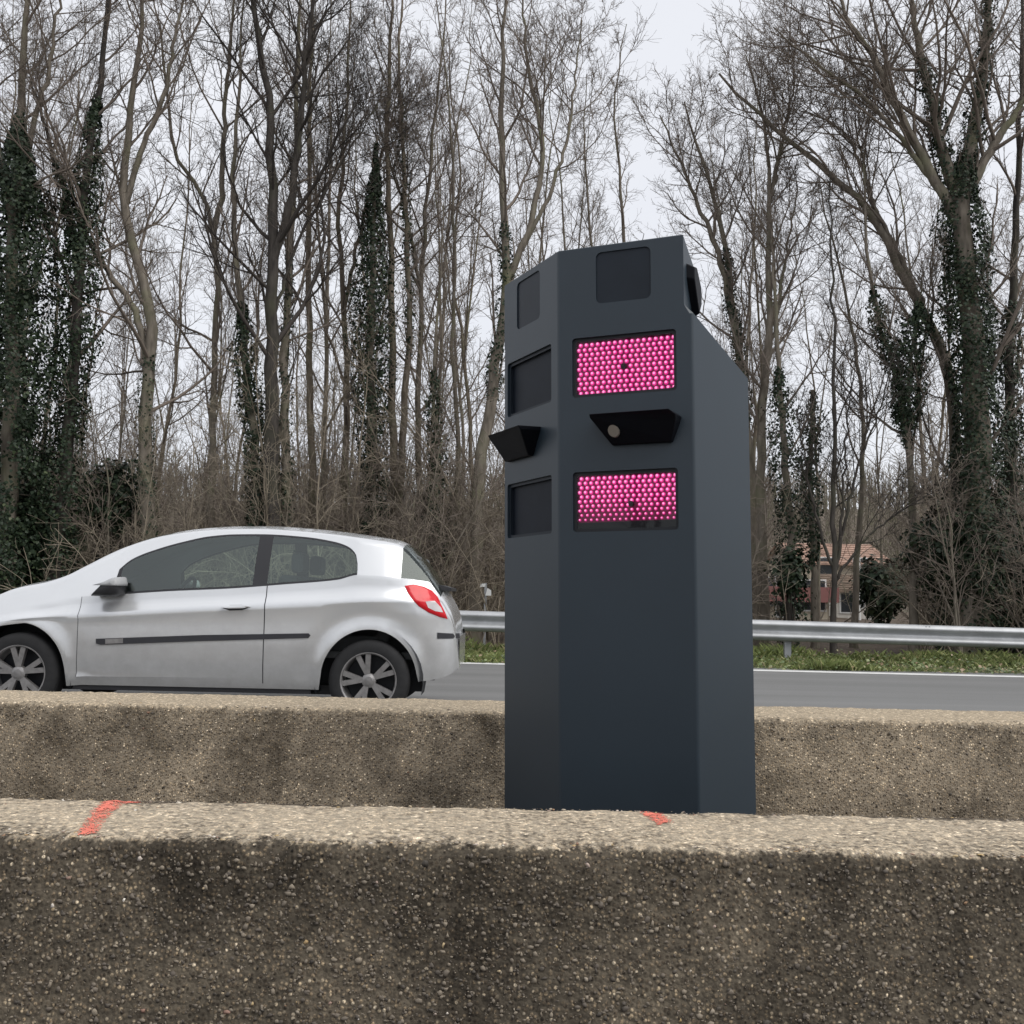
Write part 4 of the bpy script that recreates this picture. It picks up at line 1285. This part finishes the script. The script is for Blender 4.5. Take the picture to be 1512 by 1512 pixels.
tree('stout leaning trunk with a kink and two limbs left of the dark forked tree', [([(224, 930), (218, 760), (213, 640), (218, 540), (224, 480), (212, 420), (192, 350), (182, 280), (190, 180), (205, 70), (215, -80)], 0.155, 0.02),
      ([(215, 530), (200, 460), (170, 415), (140, 370), (110, 300), (90, 200)], 0.07, 0.015), ([(186, 300), (205, 230), (240, 150), (262, 40), (280, -60)], 0.06, 0.012)], 18.2, 104, S(3.2, 15, 7, 6, 3, 0.3), 'bark', 'twig', [(0, 0.05, 0.4, 500, 0.12, 0.085)])
tree('dark ivy-clad tree with a bare leaning top near the ivy mass', [([(72, 935), (90, 760), (103, 640), (112, 500), (118, 370), (130, 250), (146, 130), (160, 10), (170, -120)], 0.14, 0.02), ([(116, 400), (100, 300), (70, 200), (40, 90)], 0.06, 0.012)], 17.9, 105, S(2.8, 14, 7, 6, 3, 0.35), 'bark_dark', 'twig',
     [(0, 0.02, 0.74, 6000, 0.36, 0.10), (1, 0, 0.5, 600, 0.15, 0.09)])
tree('old tree smothered in a thick dark mass of ivy at the wood edge', [([(8, 940), (14, 700), (18, 500), (20, 330), (28, 200), (34, 90), (42, -20), (46, -140)], 0.17, 0.02), ([(20, 330), (0, 230), (-14, 120), (-30, -20)], 0.07, 0.012), ([(24, 290), (50, 180), (80, 60), (95, -60)], 0.06, 0.012)], 17.6, 106, S(2.8, 13, 7, 6, 3, 0.45), 'bark', 'twig',
     [(0, 0.05, 0.70, 15000, 0.90, 0.11, ([0, 0.3, 0.5, 0.62, 0.7], [0.7, 0.9, 1.1, 0.85, 0.3]))])
tree('slim brown tree forking low between the kinked trunk and the dark forked tree', [([(308, 930), (311, 760), (315, 560), (320, 420), (314, 345), (300, 290), (262, 235), (245, 120), (225, -30)], 0.085, 0.012), ([(314, 345), (328, 280), (332, 160), (345, 20), (350, -90)], 0.06, 0.012)], 19.4, 107, S(2.8, 15, 7, 6, 3, 0.3), 'bark', 'twig')
tree('trunk wrapped in glossy ivy at its middle just left of the dark forked tree', [([(386, 930), (382, 780), (375, 650), (364, 560), (358, 470), (348, 380), (344, 280), (352, 150), (360, 0)], 0.10, 0.015)], 18.9, 108, S(2.3, 14, 6, 6, 2, 0.4), 'bark', 'twig', [(0, 0.02, 0.52, 3400, 0.24, 0.095)])
tree('ivy-covered tree with a dense pointed green crown behind the car tail', [([(552, 930), (550, 760), (547, 600), (548, 470), (550, 370), (553, 290), (556, 200)], 0.13, 0.02)], 20.0, 109, S(1.5, 12, 6, 5, 2, 0.3), 'bark', 'twig',
     [(0, 0.02, 0.98, 6200, 0.46, 0.10, ([0, 0.3, 0.5, 0.66, 0.8, 1], [0.55, 0.6, 0.9, 1.15, 0.6, 0.22]))])
tree('pale twin-stemmed tree rising right of the green ivy crown', [([(588, 930), (584, 760), (580, 600), (578, 430), (574, 300), (572, 160), (578, 10), (582, -110)], 0.105, 0.015), ([(586, 800), (594, 650), (603, 500), (600, 330), (594, 200), (590, 70), (600, -80)], 0.085, 0.012)], 20.6, 110, S(2.5, 14, 7, 6, 3, 0.42), 'bark_pale', 'twig', [(1, 0.3, 0.75, 500, 0.12, 0.09)])
tree('thin ivy-dressed sapling between the green crown and the speed camera', [([(648, 930), (645, 780), (643, 640), (640, 540), (650, 420), (655, 300)], 0.06, 0.01)], 19.2, 111, S(1.5, 12, 6, 5, 2, 0.35), 'bark', 'twig', [(0, 0.1, 0.62, 1300, 0.22, 0.09)])
tree('stout leaning tree forking behind the top of the speed camera', [([(698, 930), (702, 800), (708, 710), (724, 600), (738, 500), (748, 410), (744, 330), (741, 240), (742, 110), (746, 0), (748, -70)], 0.145, 0.015), ([(748, 415), (770, 370), (788, 310), (802, 230), (792, 160), (775, 60), (770, -30)], 0.07, 0.012), ([(770, 370), (805, 300), (840, 200), (850, 100), (860, 30)], 0.045, 0.01)], 18.8, 112, S(2.7, 15, 7, 6, 3, 0.35, 0.65), 'bark', 'twig', [(0, 0.35, 0.6, 500, 0.12, 0.09)])
tree('slender wavy stem close left of the speed camera', [([(672, 925), (676, 700), (672, 560), (664, 510), (672, 450), (670, 330), (666, 200), (655, 80), (640, -20)], 0.06, 0.01)], 20.4, 113, S(2.0, 14, 6, 6, 2, 0.35), 'bark', 'twig')
tree('young straight sapling whose thin tip stands alone against the sky above the camera', [([(935, 930), (934, 600), (925, 400), (915, 250), (908, 170), (912, 100), (925, 35)], 0.085, 0.008)], 22.5, 114, S(1.5, 18, 6, 5, 2, 0.35, 0.6), 'bark', 'twig')
tree('thin sapling beside the lone tipped one above the camera', [([(890, 930), (888, 600), (880, 420), (868, 280), (862, 180), (868, 110)], 0.07, 0.008)], 22.0, 115, S(1.5, 16, 6, 5, 2, 0.35, 0.6), 'bark', 'twig')
tree('brown twin-limbed tree just right of the tower head', [([(1112, 930), (1108, 700), (1090, 520), (1078, 430), (1064, 330), (1044, 260), (1025, 200), (1010, 150)], 0.13, 0.015), ([(1085, 480), (1062, 380), (1030, 300), (1000, 230), (975, 170)], 0.07, 0.012)], 19.8, 116, S(2.3, 16, 7, 6, 3, 0.35, 0.7), 'bark', 'twig', [(0, 0.4, 0.72, 700, 0.12, 0.09)])
tree('upright tree with a rounded twiggy crown right of the tower', [([(1126, 930), (1124, 760), (1126, 640), (1132, 500), (1136, 370), (1135, 260), (1129, 190), (1118, 130), (1100, 80)], 0.115, 0.012), ([(1136, 300), (1150, 230), (1165, 160), (1175, 110)], 0.05, 0.01), ([(1128, 560), (1150, 450), (1160, 380), (1180, 270)], 0.045, 0.01)], 19.0, 117, S(2.4, 16, 7, 6, 3, 0.3, 0.7), 'bark', 'twig')
tree('trunk with a ragged sleeve of ivy beside the right flank of the tower', [([(1168, 930), (1168, 800), (1160, 700), (1154, 620), (1150, 550), (1145, 450), (1140, 330)], 0.10, 0.012)], 18.3, 118, S(1.7, 13, 6, 5, 2, 0.45), 'bark', 'twig', [(0, 0.02, 0.66, 1900, 0.34, 0.09)])
tree('short broken trunk topped with a tuft of ivy near the house', [([(1205, 930), (1200, 780), (1196, 690), (1199, 620), (1203, 575)], 0.08, 0.03)], 18.9, 119, S(0.9, 6, 4, 4, 2, 0.5), 'bark', 'twig', [(0, 0.35, 0.98, 1100, 0.28, 0.09, ([0.3, 0.7, 1], [0.5, 0.9, 1.2]))])
tree('young multi-stemmed tree fanning out in front of the house', [([(1232, 935), (1231, 800), (1232, 640), (1230, 500), (1228, 380), (1226, 240)], 0.055, 0.008), ([(1231, 845), (1205, 760), (1190, 690), (1176, 600)], 0.03, 0.007), ([(1232, 850), (1250, 760), (1262, 700), (1300, 600), (1320, 520)], 0.032, 0.007), ([(1232, 860), (1275, 800), (1330, 755), (1390, 720)], 0.028, 0.006), ([(1231, 850), (1245, 740), (1250, 640), (1262, 520)], 0.028, 0.006)], 17.7, 120, S(1.3, 10, 5, 5, 2, 0.25, 0.6), 'bark_dark', 'twig_dark')
tree('long leaning trunk sweeping across toward the sky from beside the big ivy tree', [([(1408, 930), (1412, 760), (1410, 640), (1398, 540), (1374, 480), (1338, 415), (1296, 330), (1225, 255), (1160, 205), (1100, 150), (1060, 110)], 0.145, 0.02), ([(1296, 330), (1270, 240), (1240, 190), (1190, 165)], 0.05, 0.012), ([(1374, 480), (1330, 380), (1290, 300), (1270, 220), (1262, 170)], 0.06, 0.012)], 18.6, 121, S(2.7, 16, 7, 6, 3, 0.42, 0.7), 'bark', 'twig')
tree('big ivy-clad tree with a broad spread of heavy limbs', [([(1432, 940), (1438, 780), (1441, 620), (1436, 500), (1426, 390), (1420, 300), (1428, 240), (1444, 160), (1456, 60), (1462, -80)], 0.30, 0.03), ([(1420, 310), (1392, 220), (1372, 130), (1352, 40), (1340, -60)], 0.12, 0.02), ([(1418, 330), (1372, 250), (1330, 170), (1290, 90), (1250, 20), (1220, -60)], 0.10, 0.015), ([(1425, 290), (1470, 210), (1510, 150), (1560, 60)], 0.10, 0.015), ([(1400, 300), (1340, 215), (1270, 140), (1200, 90), (1140, 40)], 0.055, 0.012)], 17.8, 122, S(3.2, 17, 7, 6, 3, 0.2, 0.75), 'bark', 'twig',
     [(0, 0.0, 0.70, 9000, 0.36, 0.10), (1, 0, 0.6, 900, 0.14, 0.09), (0, 0.68, 0.95, 900, 0.14, 0.09)])
tree('slim tree with dark tufts of ivy in front of the leaning trunk', [([(1350, 930), (1348, 780), (1340, 660), (1330, 580), (1312, 520), (1295, 470), (1285, 400), (1278, 330), (1275, 220)], 0.085, 0.012), ([(1340, 660), (1342, 560), (1355, 470), (1362, 400)], 0.05, 0.01)], 18.2, 123, S(1.9, 14, 6, 6, 2, 0.35), 'bark', 'twig', [(0, 0.42, 0.72, 1300, 0.22, 0.09), (1, 0.1, 0.8, 1700, 0.38, 0.10)])
tree('straight dark tree with a low sleeve of ivy beyond the big ivy tree', [([(1497, 935), (1494, 760), (1490, 600), (1496, 420), (1502, 260), (1508, 100), (1512, -60)], 0.12, 0.02)], 19.0, 124, S(2.6, 15, 7, 6, 2, 0.35), 'bark_dark', 'twig', [(0, 0.02, 0.5, 2500, 0.28, 0.10)])
tree('airy tree with long rising branches between the pale twin stems and the speed camera', [([(625, 930), (622, 740), (618, 560), (622, 420), (630, 300), (640, 190), (652, 80), (660, -30)], 0.085, 0.01), ([(622, 430), (600, 320), (570, 220), (545, 120)], 0.045, 0.01)], 21.2, 126, S(2.8, 17, 7, 6, 3, 0.3, 0.65), 'bark', 'twig')
tree('airy pale tree with spreading branches between the thin clean stem and the green ivy crown', [([(505, 930), (508, 740), (512, 560), (505, 420), (500, 300), (510, 180), (515, 60), (520, -60)], 0.09, 0.01), ([(508, 460), (530, 350), (560, 240), (600, 120)], 0.045, 0.01)], 20.8, 127, S(2.9, 17, 7, 6, 3, 0.3, 0.65), 'bark_pale', 'twig')
tree('wiry tree with a fan of arching twigs right of the round crown', [([(1262, 930), (1268, 780), (1275, 640), (1262, 500), (1240, 400), (1222, 330), (1210, 260)], 0.07, 0.01)], 20.2, 125, S(2.1, 16, 7, 5, 2, 0.35), 'bark', 'twig')

# ---- plainer trees deeper in the wood: a few kinds, copied
protos = []
for kd, (hgt, r0, l1, sd_) in enumerate(((15.5, 0.07, 2.6, 5), (13.5, 0.055, 2.2, 6), (16.5, 0.075, 2.9, 7), (11.5, 0.045, 1.9, 8), (14.0, 0.06, 2.3, 9))):
    g = np.random.default_rng(sd_)
    z = np.linspace(-0.3, hgt, 22)
    w = np.cumsum(g.normal(0, 0.10, (22, 2)), 0) * np.linspace(0, 1, 22)[:, None]
    P = np.concatenate([w, z[:, None]], 1)[None]
    stems = [P[0]]
    if kd % 2 == 0:
        j = 9
        Q = np.linspace(0, 1, 22)[:, None] * np.array([[g.uniform(-2, 2), g.uniform(-1, 1), hgt * 0.5]]) + P[0][j]
        stems.append(Q)
    P = np.array(stems)
    R = np.stack([r0 * (1 - np.linspace(0, 0.9, 22)) * (1 if i == 0 else 0.5) for i in range(len(stems))])
    root = empty('wood_tree', (0, 0, 0), 'bare brown tree standing deeper in the wood behind the front row', 'tree', 'bare trees deeper in the wood')
    V, F = tubes(P, R, 7)
    mesh('trunk', V, F, M[('bark', 'bark_pale', 'bark', 'bark', 'bark_pale')[kd]], root, True)
    V, F = crown_of(P, R, g, S(l1 * 1.05, 15, 6, 5, 2, (0.28, 0.12, 0.25, 0.10, 0.2)[kd], 0.68))
    mesh('crown', V, F, M['twig'], root, True)
    protos.append(root)


def dup(root, loc, rz, sc_):
    r = root.copy(); COL.objects.link(r)
    for ch in root.children:
        c = ch.copy(); COL.objects.link(c); c.parent = r
    r.location = loc; r.rotation_euler = (0, 0, rz); r.scale = (sc_, sc_, sc_)
    return r


g = np.random.default_rng(77)
spots = []
for row, (Yr, n, jy) in enumerate(((21.8, 8, 1.0), (24.5, 10, 1.2), (28.0, 12, 1.5), (33.0, 15, 2.0), (39.0, 17, 3.0))):
    half = Yr * 0.56
    for i in range(n):
        spots.append((-half + 2 * half * (i + g.uniform(0.1, 0.9)) / n, Yr + g.normal(0, jy * 0.5), row))
NEAR = ('the dark forked tree', 'the pale trunk by the forked tree', 'the thin clean pale stem', 'the kinked trunk', 'the leaning-topped ivy tree', 'the ivy-smothered tree',
        'the low-forking slim tree', 'the mid-ivied trunk', 'the pointed ivy crown', 'the pale twin stems', 'the ivy-dressed sapling', 'the tree forking behind the tower', 'the wavy stem', 'the lone-tipped sapling',
        'the thin sapling above the tower', 'the tree by the tower head', 'the round-crowned tree', 'the ragged ivy sleeve', 'the broken ivy trunk', 'the fanning young tree', 'the long leaning trunk', 'the big ivy tree', 'the ivy-tufted slim tree', 'the straight dark tree', 'the airy tree by the tower', 'the airy pale tree', 'the wiry tree')
KINDS = ('tall forked brown tree', 'slim pale stemmed tree', 'tall heavy-limbed forked tree', 'short slender brown tree', 'pale stemmed forking tree')
WHIPK = ('tall single-stemmed whip', 'three-stemmed sapling', 'tall two-stemmed sapling', 'low many-stemmed sapling')


def near_name(px): return NEAR[int(np.argmin([abs(px - a[0]) for a in ANCH]))]


assert len(NEAR) == len(ANCH)
used = set()
kp = 0
for x, y, row in spots:
    px = 756 + FPX * x / y
    if row >= 0 and 1150 < px < 1345 and g.random() < 0.85: continue          # the gap where the houses show
    if 850 < px < 1090 and row < 4 and g.random() < 0.35: continue
    k = int(g.integers(0, 5))
    hs = g.uniform(0.72, 1.12)
    if 850 < px < 1090: hs *= 0.66 + 0.004 * (y - 21)                # lower trees under the gap of open sky
    gz = float(floor_z(np.array([x]), np.array([y]))[0])
    r = protos[k]
    if k in used: r = dup(r, (x, y, gz), g.uniform(0, 6.28), hs)
    else:
        used.add(k); r.location = (x, y, gz); r.rotation_euler = (0, 0, g.uniform(0, 6.28)); r.scale = (hs,) * 3
    r['label'] = '%s %s behind %s' % (KINDS[k], 'in the wood' if row < 2 else 'deep in the wood', near_name(px))

# ---- saplings and whips standing along the wood edge
whips = []
for kd in range(4):
    g2 = np.random.default_rng(300 + kd)
    hgt = (5.5, 4.2, 6.5, 3.6)[kd]
    ns_ = (1, 3, 2, 4)[kd]
    P = []
    for q in range(ns_):
        d = np.array([g2.normal(0, 0.16), g2.normal(0, 0.12), 1.0])
        pts = [np.array([0, 0, -0.2])]
        for j in range(13):
            d = d + g2.normal(0, 0.07, 3) * np.array([1, 1, 0.3]); d /= np.linalg.norm(d)
            pts.append(pts[-1] + d * hgt / 13)
        P.append(pts)
    P = np.array(P); R = np.repeat((0.028 * np.linspace(1, 0.25, 14))[None], ns_, 0)
    root = empty('sapling', (0, 0, 0), 'thin bare sapling among the brambles at the edge of the wood', 'sapling', 'saplings along the wood edge')
    V, F = tubes(P, R, 5); mesh('stem', V, F, M['bark' if kd % 2 else 'bramble'], root, True)
    V, F = crown_of(P, R, g2, [dict(k=14, t0=0.15, t1=0.98, ang=0.75, L=lambda Lp, t: Lp * 0.34 * (1.1 - 0.7 * t), rr=0.5, nseg=5, wander=0.13, trop=0.05, rmin=0.007),
                               dict(k=6, t0=0.2, t1=1.0, ang=0.7, L=lambda Lp, t: Lp * 0.45, rr=0.6, nseg=3, wander=0.15, trop=0.03, rmin=0.0055),
                               dict(k=3, t0=0.2, t1=1.0, ang=0.7, L=lambda Lp, t: Lp * 0.5, rr=0.7, nseg=2, wander=0.15, trop=0.02, rmin=0.0045)])
    mesh('twigs', V, F, M['bramble' if kd % 2 == 0 else 'twig'], root, True)
    whips.append(root)
g = np.random.default_rng(78)
used = set()
for i in range(90):
    y = g.uniform(17.0, 22.5)
    x = (-0.55 + 1.1 * (i + g.random()) / 90) * y
    px = 756 + FPX * x / y
    if 780 < px < 1085: continue
    if 1090 < px < 1345: continue
    k = int(g.integers(0, 4))
    gz = float(floor_z(np.array([x]), np.array([y]))[0])
    hs = g.uniform(0.6, 1.1)
    r = whips[k]
    if k in used: r = dup(whips[k], (x, y, gz), g.uniform(0, 6.28), hs)
    else:
        used.add(k); whips[k].location = (x, y, gz); whips[k].rotation_euler = (0, 0, g.uniform(0, 6.28)); whips[k].scale = (hs,) * 3
    r['label'] = '%s among the brambles near %s' % (WHIPK[k], near_name(px))

# ---- bramble thicket: arching canes nobody could count
g = np.random.default_rng(79)


def thicket(n, y0, y1, hmin, hmax, seed, rad, gap=True, kk=5):
    g = np.random.default_rng(seed)
    n = int(n * 1.4); y = g.uniform(y0, y1, n); x = g.uniform(-0.85, 0.85, n) * y
    px = 756 + FPX * x / y
    if gap:
        k = ~((px > 1085) & (px < 1350) & (g.random(n) < 0.97))
        x, y = x[k], y[k]
    n = len(x)
    z = floor_z(x, y) - 0.05
    D = np.stack([g.normal(0, 0.35, n), g.normal(0, 0.25, n), np.ones(n)], 1); D /= np.linalg.norm(D, axis=1, keepdims=True)
    ln = g.uniform(hmin, hmax, n)
    arch = g.uniform(0.0, 0.22, n)
    Q = [np.stack([x, y, z], 1)]
    for j in range(8):
        D = D + g.normal(0, 0.11, (n, 3)); D[:, 2] -= arch * j / 4; D /= np.linalg.norm(D, axis=1, keepdims=True)
        Q.append(Q[-1] + D * (ln / 8)[:, None])
    P = np.stack(Q, 1); P[:, :, 2] = np.maximum(P[:, :, 2], z[:, None] - 0.1)
    R = rad * g.uniform(0.6, 1.4, n)[:, None] * np.linspace(1, 0.35, 9)[None]
    parts = [tubes(P, R, 4)]
    P2, R2 = grow(P, R, kk, 0.2, 0.98, 0.8, lambda Lp, t: Lp * 0.3 * (1.1 - 0.6 * t), 0.6, 4, 0.16, 0.03, g, 0.0055)
    parts.append(tubes(P2, R2, 3))
    P3_, R3 = grow(P2, R2, 3, 0.2, 1.0, 0.8, lambda Lp, t: Lp * 0.45, 0.7, 2, 0.16, 0.02, g, 0.0045)
    parts.append(tubes(P3_, R3, 3))
    return joinVF(parts)


V, F = thicket(1300, 17.0, 23.0, 1.0, 3.0, 81, 0.011)
tag(mesh('bramble_thicket', V, F, M['bramble'], None, True), 'tangle of brown bramble canes and twigs under the trees', 'thicket', kind='stuff')
V, F = thicket(900, 23.0, 40.0, 1.6, 4.6, 82, 0.015)
tag(mesh('undergrowth', V, F, M['bark'], None, True), 'thick brown undergrowth deeper in the wood', 'undergrowth', kind='stuff')

V, F = thicket(460, 26.0, 46.0, 4.0, 8.5, 86, 0.022, kk=7)
tag(mesh('coppice_growth', V, F, M['twig'], None, True), 'tall thin coppice growth filling the wood between the trunks', 'undergrowth', kind='stuff')

# ---- the far wood behind: thin stems packed into one mass
g = np.random.default_rng(83)
n = 700
y = g.uniform(42, 92, n); x = g.uniform(-0.95, 0.95, n) * y
px = 756 + FPX * x / y
k = ~((px > 1120) & (px < 1350))
x, y = x[k], y[k]; n = len(x)
hh = g.uniform(6, 12.5, n) * np.where((756 + FPX * x / y > 840) & (756 + FPX * x / y < 1110), 0.8, 1.0)
tt = np.linspace(0, 1, 9)
lean = g.normal(0, 0.05, (n, 2))
P = np.zeros((n, 9, 3))
P[:, :, 0] = x[:, None] + lean[:, :1] * hh[:, None] * tt + np.cumsum(g.normal(0, 0.08, (n, 9)), 1)
P[:, :, 1] = y[:, None] + lean[:, 1:] * hh[:, None] * tt
P[:, :, 2] = -0.2 + hh[:, None] * tt
R = g.uniform(0.035, 0.085, n)[:, None] * np.linspace(1, 0.15, 9)[None]
parts = [tubes(P, R, 5)]
P2, R2 = grow(P, R, 14, 0.12, 0.98, 0.7, lambda Lp, t: Lp * 0.2 * (1.1 - 0.6 * t), 0.5, 3, 0.14, 0.07, g, 0.016)
parts.append(tubes(P2, R2, 3))
P3_, R3 = grow(P2, R2, 5, 0.2, 1.0, 0.7, lambda Lp, t: Lp * 0.5, 0.7, 2, 0.14, 0.04, g, 0.011)
parts.append(tubes(P3_, R3, 3))
V, F = joinVF(parts)
tag(mesh('far_wood', V, F, M['bark'], None, True), 'far wood of thin bare stems seen as one brown mass', 'wood', kind='stuff')
# trees on the hill, too far to tell apart
g = np.random.default_rng(84)
n = 3600
y = g.uniform(118, 260, n); x = g.uniform(-0.9, 0.9, n) * y
z = hill_z(x, y)
tt = np.linspace(0, 1, 4)
hh = g.uniform(6, 11, n)
P = np.zeros((n, 4, 3)); P[:, :, 0] = x[:, None] + g.normal(0, 0.3, (n, 4)); P[:, :, 1] = y[:, None]; P[:, :, 2] = z[:, None] - 0.3 + hh[:, None] * tt
R = np.full((n, 1), 0.16) * np.linspace(1, 0.3, 4)[None]
parts = [tubes(P, R, 4)]
P2, R2 = grow(P, R, 12, 0.2, 0.98, 0.7, lambda Lp, t: Lp * 0.26, 0.5, 2, 0.14, 0.08, g, 0.05)
parts.append(tubes(P2, R2, 3))
V, F = joinVF(parts)
tag(mesh('hill_wood', V, F, M['bark'], None, True), 'bare brown wood covering the distant hillside', 'wood', kind='stuff')

# the wood on the other side of the carriageway, behind the viewer; the car's glass and paint mirror it
g = np.random.default_rng(85)
n = 26
y = g.uniform(-15, -9.5, n); x = np.linspace(-24, 22, n) + g.normal(0, 0.7, n)
hh = g.uniform(7, 12, n)
tt = np.linspace(0, 1, 12)
P = np.zeros((n, 12, 3)); P[:, :, 0] = x[:, None] + np.cumsum(g.normal(0, 0.15, (n, 12)), 1); P[:, :, 1] = y[:, None]; P[:, :, 2] = -0.2 + hh[:, None] * tt
R = g.uniform(0.1, 0.2, n)[:, None] * np.linspace(1, 0.15, 12)[None]
parts = [tubes(P, R, 6)]
P2, R2 = grow(P, R, 16, 0.15, 0.98, 0.75, lambda Lp, t: 3.0 * (1.15 - 0.7 * t), 0.5, 5, 0.13, 0.09, g, 0.02)
parts.append(tubes(P2, R2, 4))
P3_, R3 = grow(P2, R2, 7, 0.2, 1.0, 0.7, lambda Lp, t: Lp * 0.5, 0.7, 3, 0.14, 0.05, g, 0.014)
parts.append(tubes(P3_, R3, 3))
V, F = joinVF(parts)
tag(mesh('roadside_wood', V, F, M['bark_dark'], None, True), 'bare wood along the opposite roadside mirrored in the car windows', 'wood', kind='stuff')
V, F = None, None

# ---- evergreen shrubs and ivy on the wood floor
def shrub(label, px, py, Y, rx, rz, n, size, seed, group=None):
    g = np.random.default_rng(seed)
    c = at(px, py, Y)
    gz = float(floor_z(np.array([c[0]]), np.array([Y]))[0])
    root = empty('evergreen_shrub', (c[0], Y, gz), label, 'shrub', group)
    d = g.normal(size=(n, 3)); d /= np.linalg.norm(d, axis=1, keepdims=True)
    lump = 0.55 + 0.75 * vnoise(d[:, 0] * 3 + 9, d[:, 2] * 3 + d[:, 1] * 2 + 9, seed)
    rad = g.random(n)**0.45 * lump
    pos = d * rad[:, None] * np.array([rx, rx * 0.8, rz]) + np.array([0, 0, max(c[2] - gz, rz * 0.8)])
    pos[:, 2] = np.maximum(pos[:, 2], 0.0)
    nr = d + g.normal(0, 0.5, (n, 3)) + np.array([0, 0, 0.3]); nr /= np.linalg.norm(nr, axis=1, keepdims=True)
    V, F, tn = leaves(pos, nr, size * g.uniform(0.6, 1.3, n), g)
    o = mesh('foliage', V, F, M['ivy'], root, False, tn); o['kind'] = 'stuff'
    nst = 9
    P = np.zeros((nst, 6, 3))
    dirs = g.normal(0, 1, (nst, 2)) * rx * 0.45
    for j in range(6): P[:, j] = np.concatenate([dirs * j / 5, np.full((nst, 1), -0.1 + (max(c[2] - gz, rz) + rz * 0.4) * j / 5)], 1)
    V, F = tubes(P, np.repeat(0.02 * np.linspace(1, 0.3, 6)[None], nst, 0), 5)
    mesh('stem', V, F, M['bark_dark'], root, True)
    return root


shrub('dark green evergreen bush beside the white outbuilding', 1305, 868, 30, 0.95, 1.0, 2600, 0.13, 401)
shrub('broad dark ivy bush at the foot of the big ivy tree', 1420, 820, 18.0, 1.0, 1.2, 7000, 0.075, 402)
shrub('ivy bush at the foot of the straight dark tree beyond the big ivy tree', 1485, 850, 18.4, 0.8, 1.0, 4500, 0.075, 403)
shrub('low ivy bush under the ivy-sleeved trunk by the tower', 1165, 845, 18.1, 0.36, 0.6, 900, 0.07, 404)
shrub('dark ivy bush between the smothered tree and the kinked trunk', 165, 735, 18.6, 0.55, 0.8, 2400, 0.075, 405)
shrub('holly-like evergreen low under the smothered tree', 45, 800, 18.0, 0.8, 1.1, 4200, 0.075, 406)
shrub('small dark evergreen at the foot of the thin ivy-dressed sapling', 640, 770, 21.0, 0.5, 0.8, 1700, 0.075, 407)

# ---- verge: grass, broad weeds and fallen leaves
g = np.random.default_rng(90)
n = 60000
y = 14.28 + 2.6 * g.random(n)**1.3; x = g.uniform(-0.62, 0.62, n) * y
patch = vnoise(x * 0.9 + 50, y * 2.0, 15)
kp_ = patch > g.uniform(0.15, 0.65, n)
x, y, patch = x[kp_], y[kp_], patch[kp_]; n = len(x)
z = np.where(y < 16.8, verge_z(x, y), floor_z(x, y)) - 0.01
h = g.uniform(0.05, 0.17, n) * (0.3 + 1.5 * patch**1.8)
a = g.random(n) * 6.28; wv = 0.0045
ln = g.normal(0, 0.5, (n, 2)) * h[:, None]
b0 = np.stack([x - wv * np.cos(a), y - wv * np.sin(a), z], 1); b1 = np.stack([x + wv * np.cos(a), y + wv * np.sin(a), z], 1)
md = np.stack([x + ln[:, 0] * 0.35, y + ln[:, 1] * 0.35, z + h * 0.62], 1); tp = np.stack([x + ln[:, 0], y + ln[:, 1], z + h], 1)
V = np.stack([b0, b1, md, tp], 1).reshape(-1, 3)
i = np.arange(n)[:, None] * 4
F = np.concatenate([i + np.array([[0, 1, 2]]), i + np.array([[1, 3, 2]])])
tag(mesh('verge_grass', V, F, M['grass'], None, False, np.repeat(np.clip(g.beta(2.2, 2.2, n), 0, 1), 4)), 'short green grass growing along the verge under the guardrail', 'grass', kind='stuff')
n = 7000
y = 14.22 + 2.6 * g.random(n)**1.5; x = g.uniform(-0.62, 0.62, n) * y
z = np.where(y < 16.8, verge_z(x, y), floor_z(x, y)) + g.random(n)**2 * 0.13
nr = np.stack([g.normal(0, 0.5, n), g.normal(-0.3, 0.5, n), np.ones(n)], 1); nr /= np.linalg.norm(nr, axis=1, keepdims=True)
V, F, tn = leaves(np.stack([x, y, z], 1), nr, g.uniform(0.02, 0.055, n), g, g.random(n))
tag(mesh('verge_weeds', V, F, M['weed'], None, False, tn), 'broad leaved weeds and fallen leaves on the verge', 'weeds', kind='stuff')
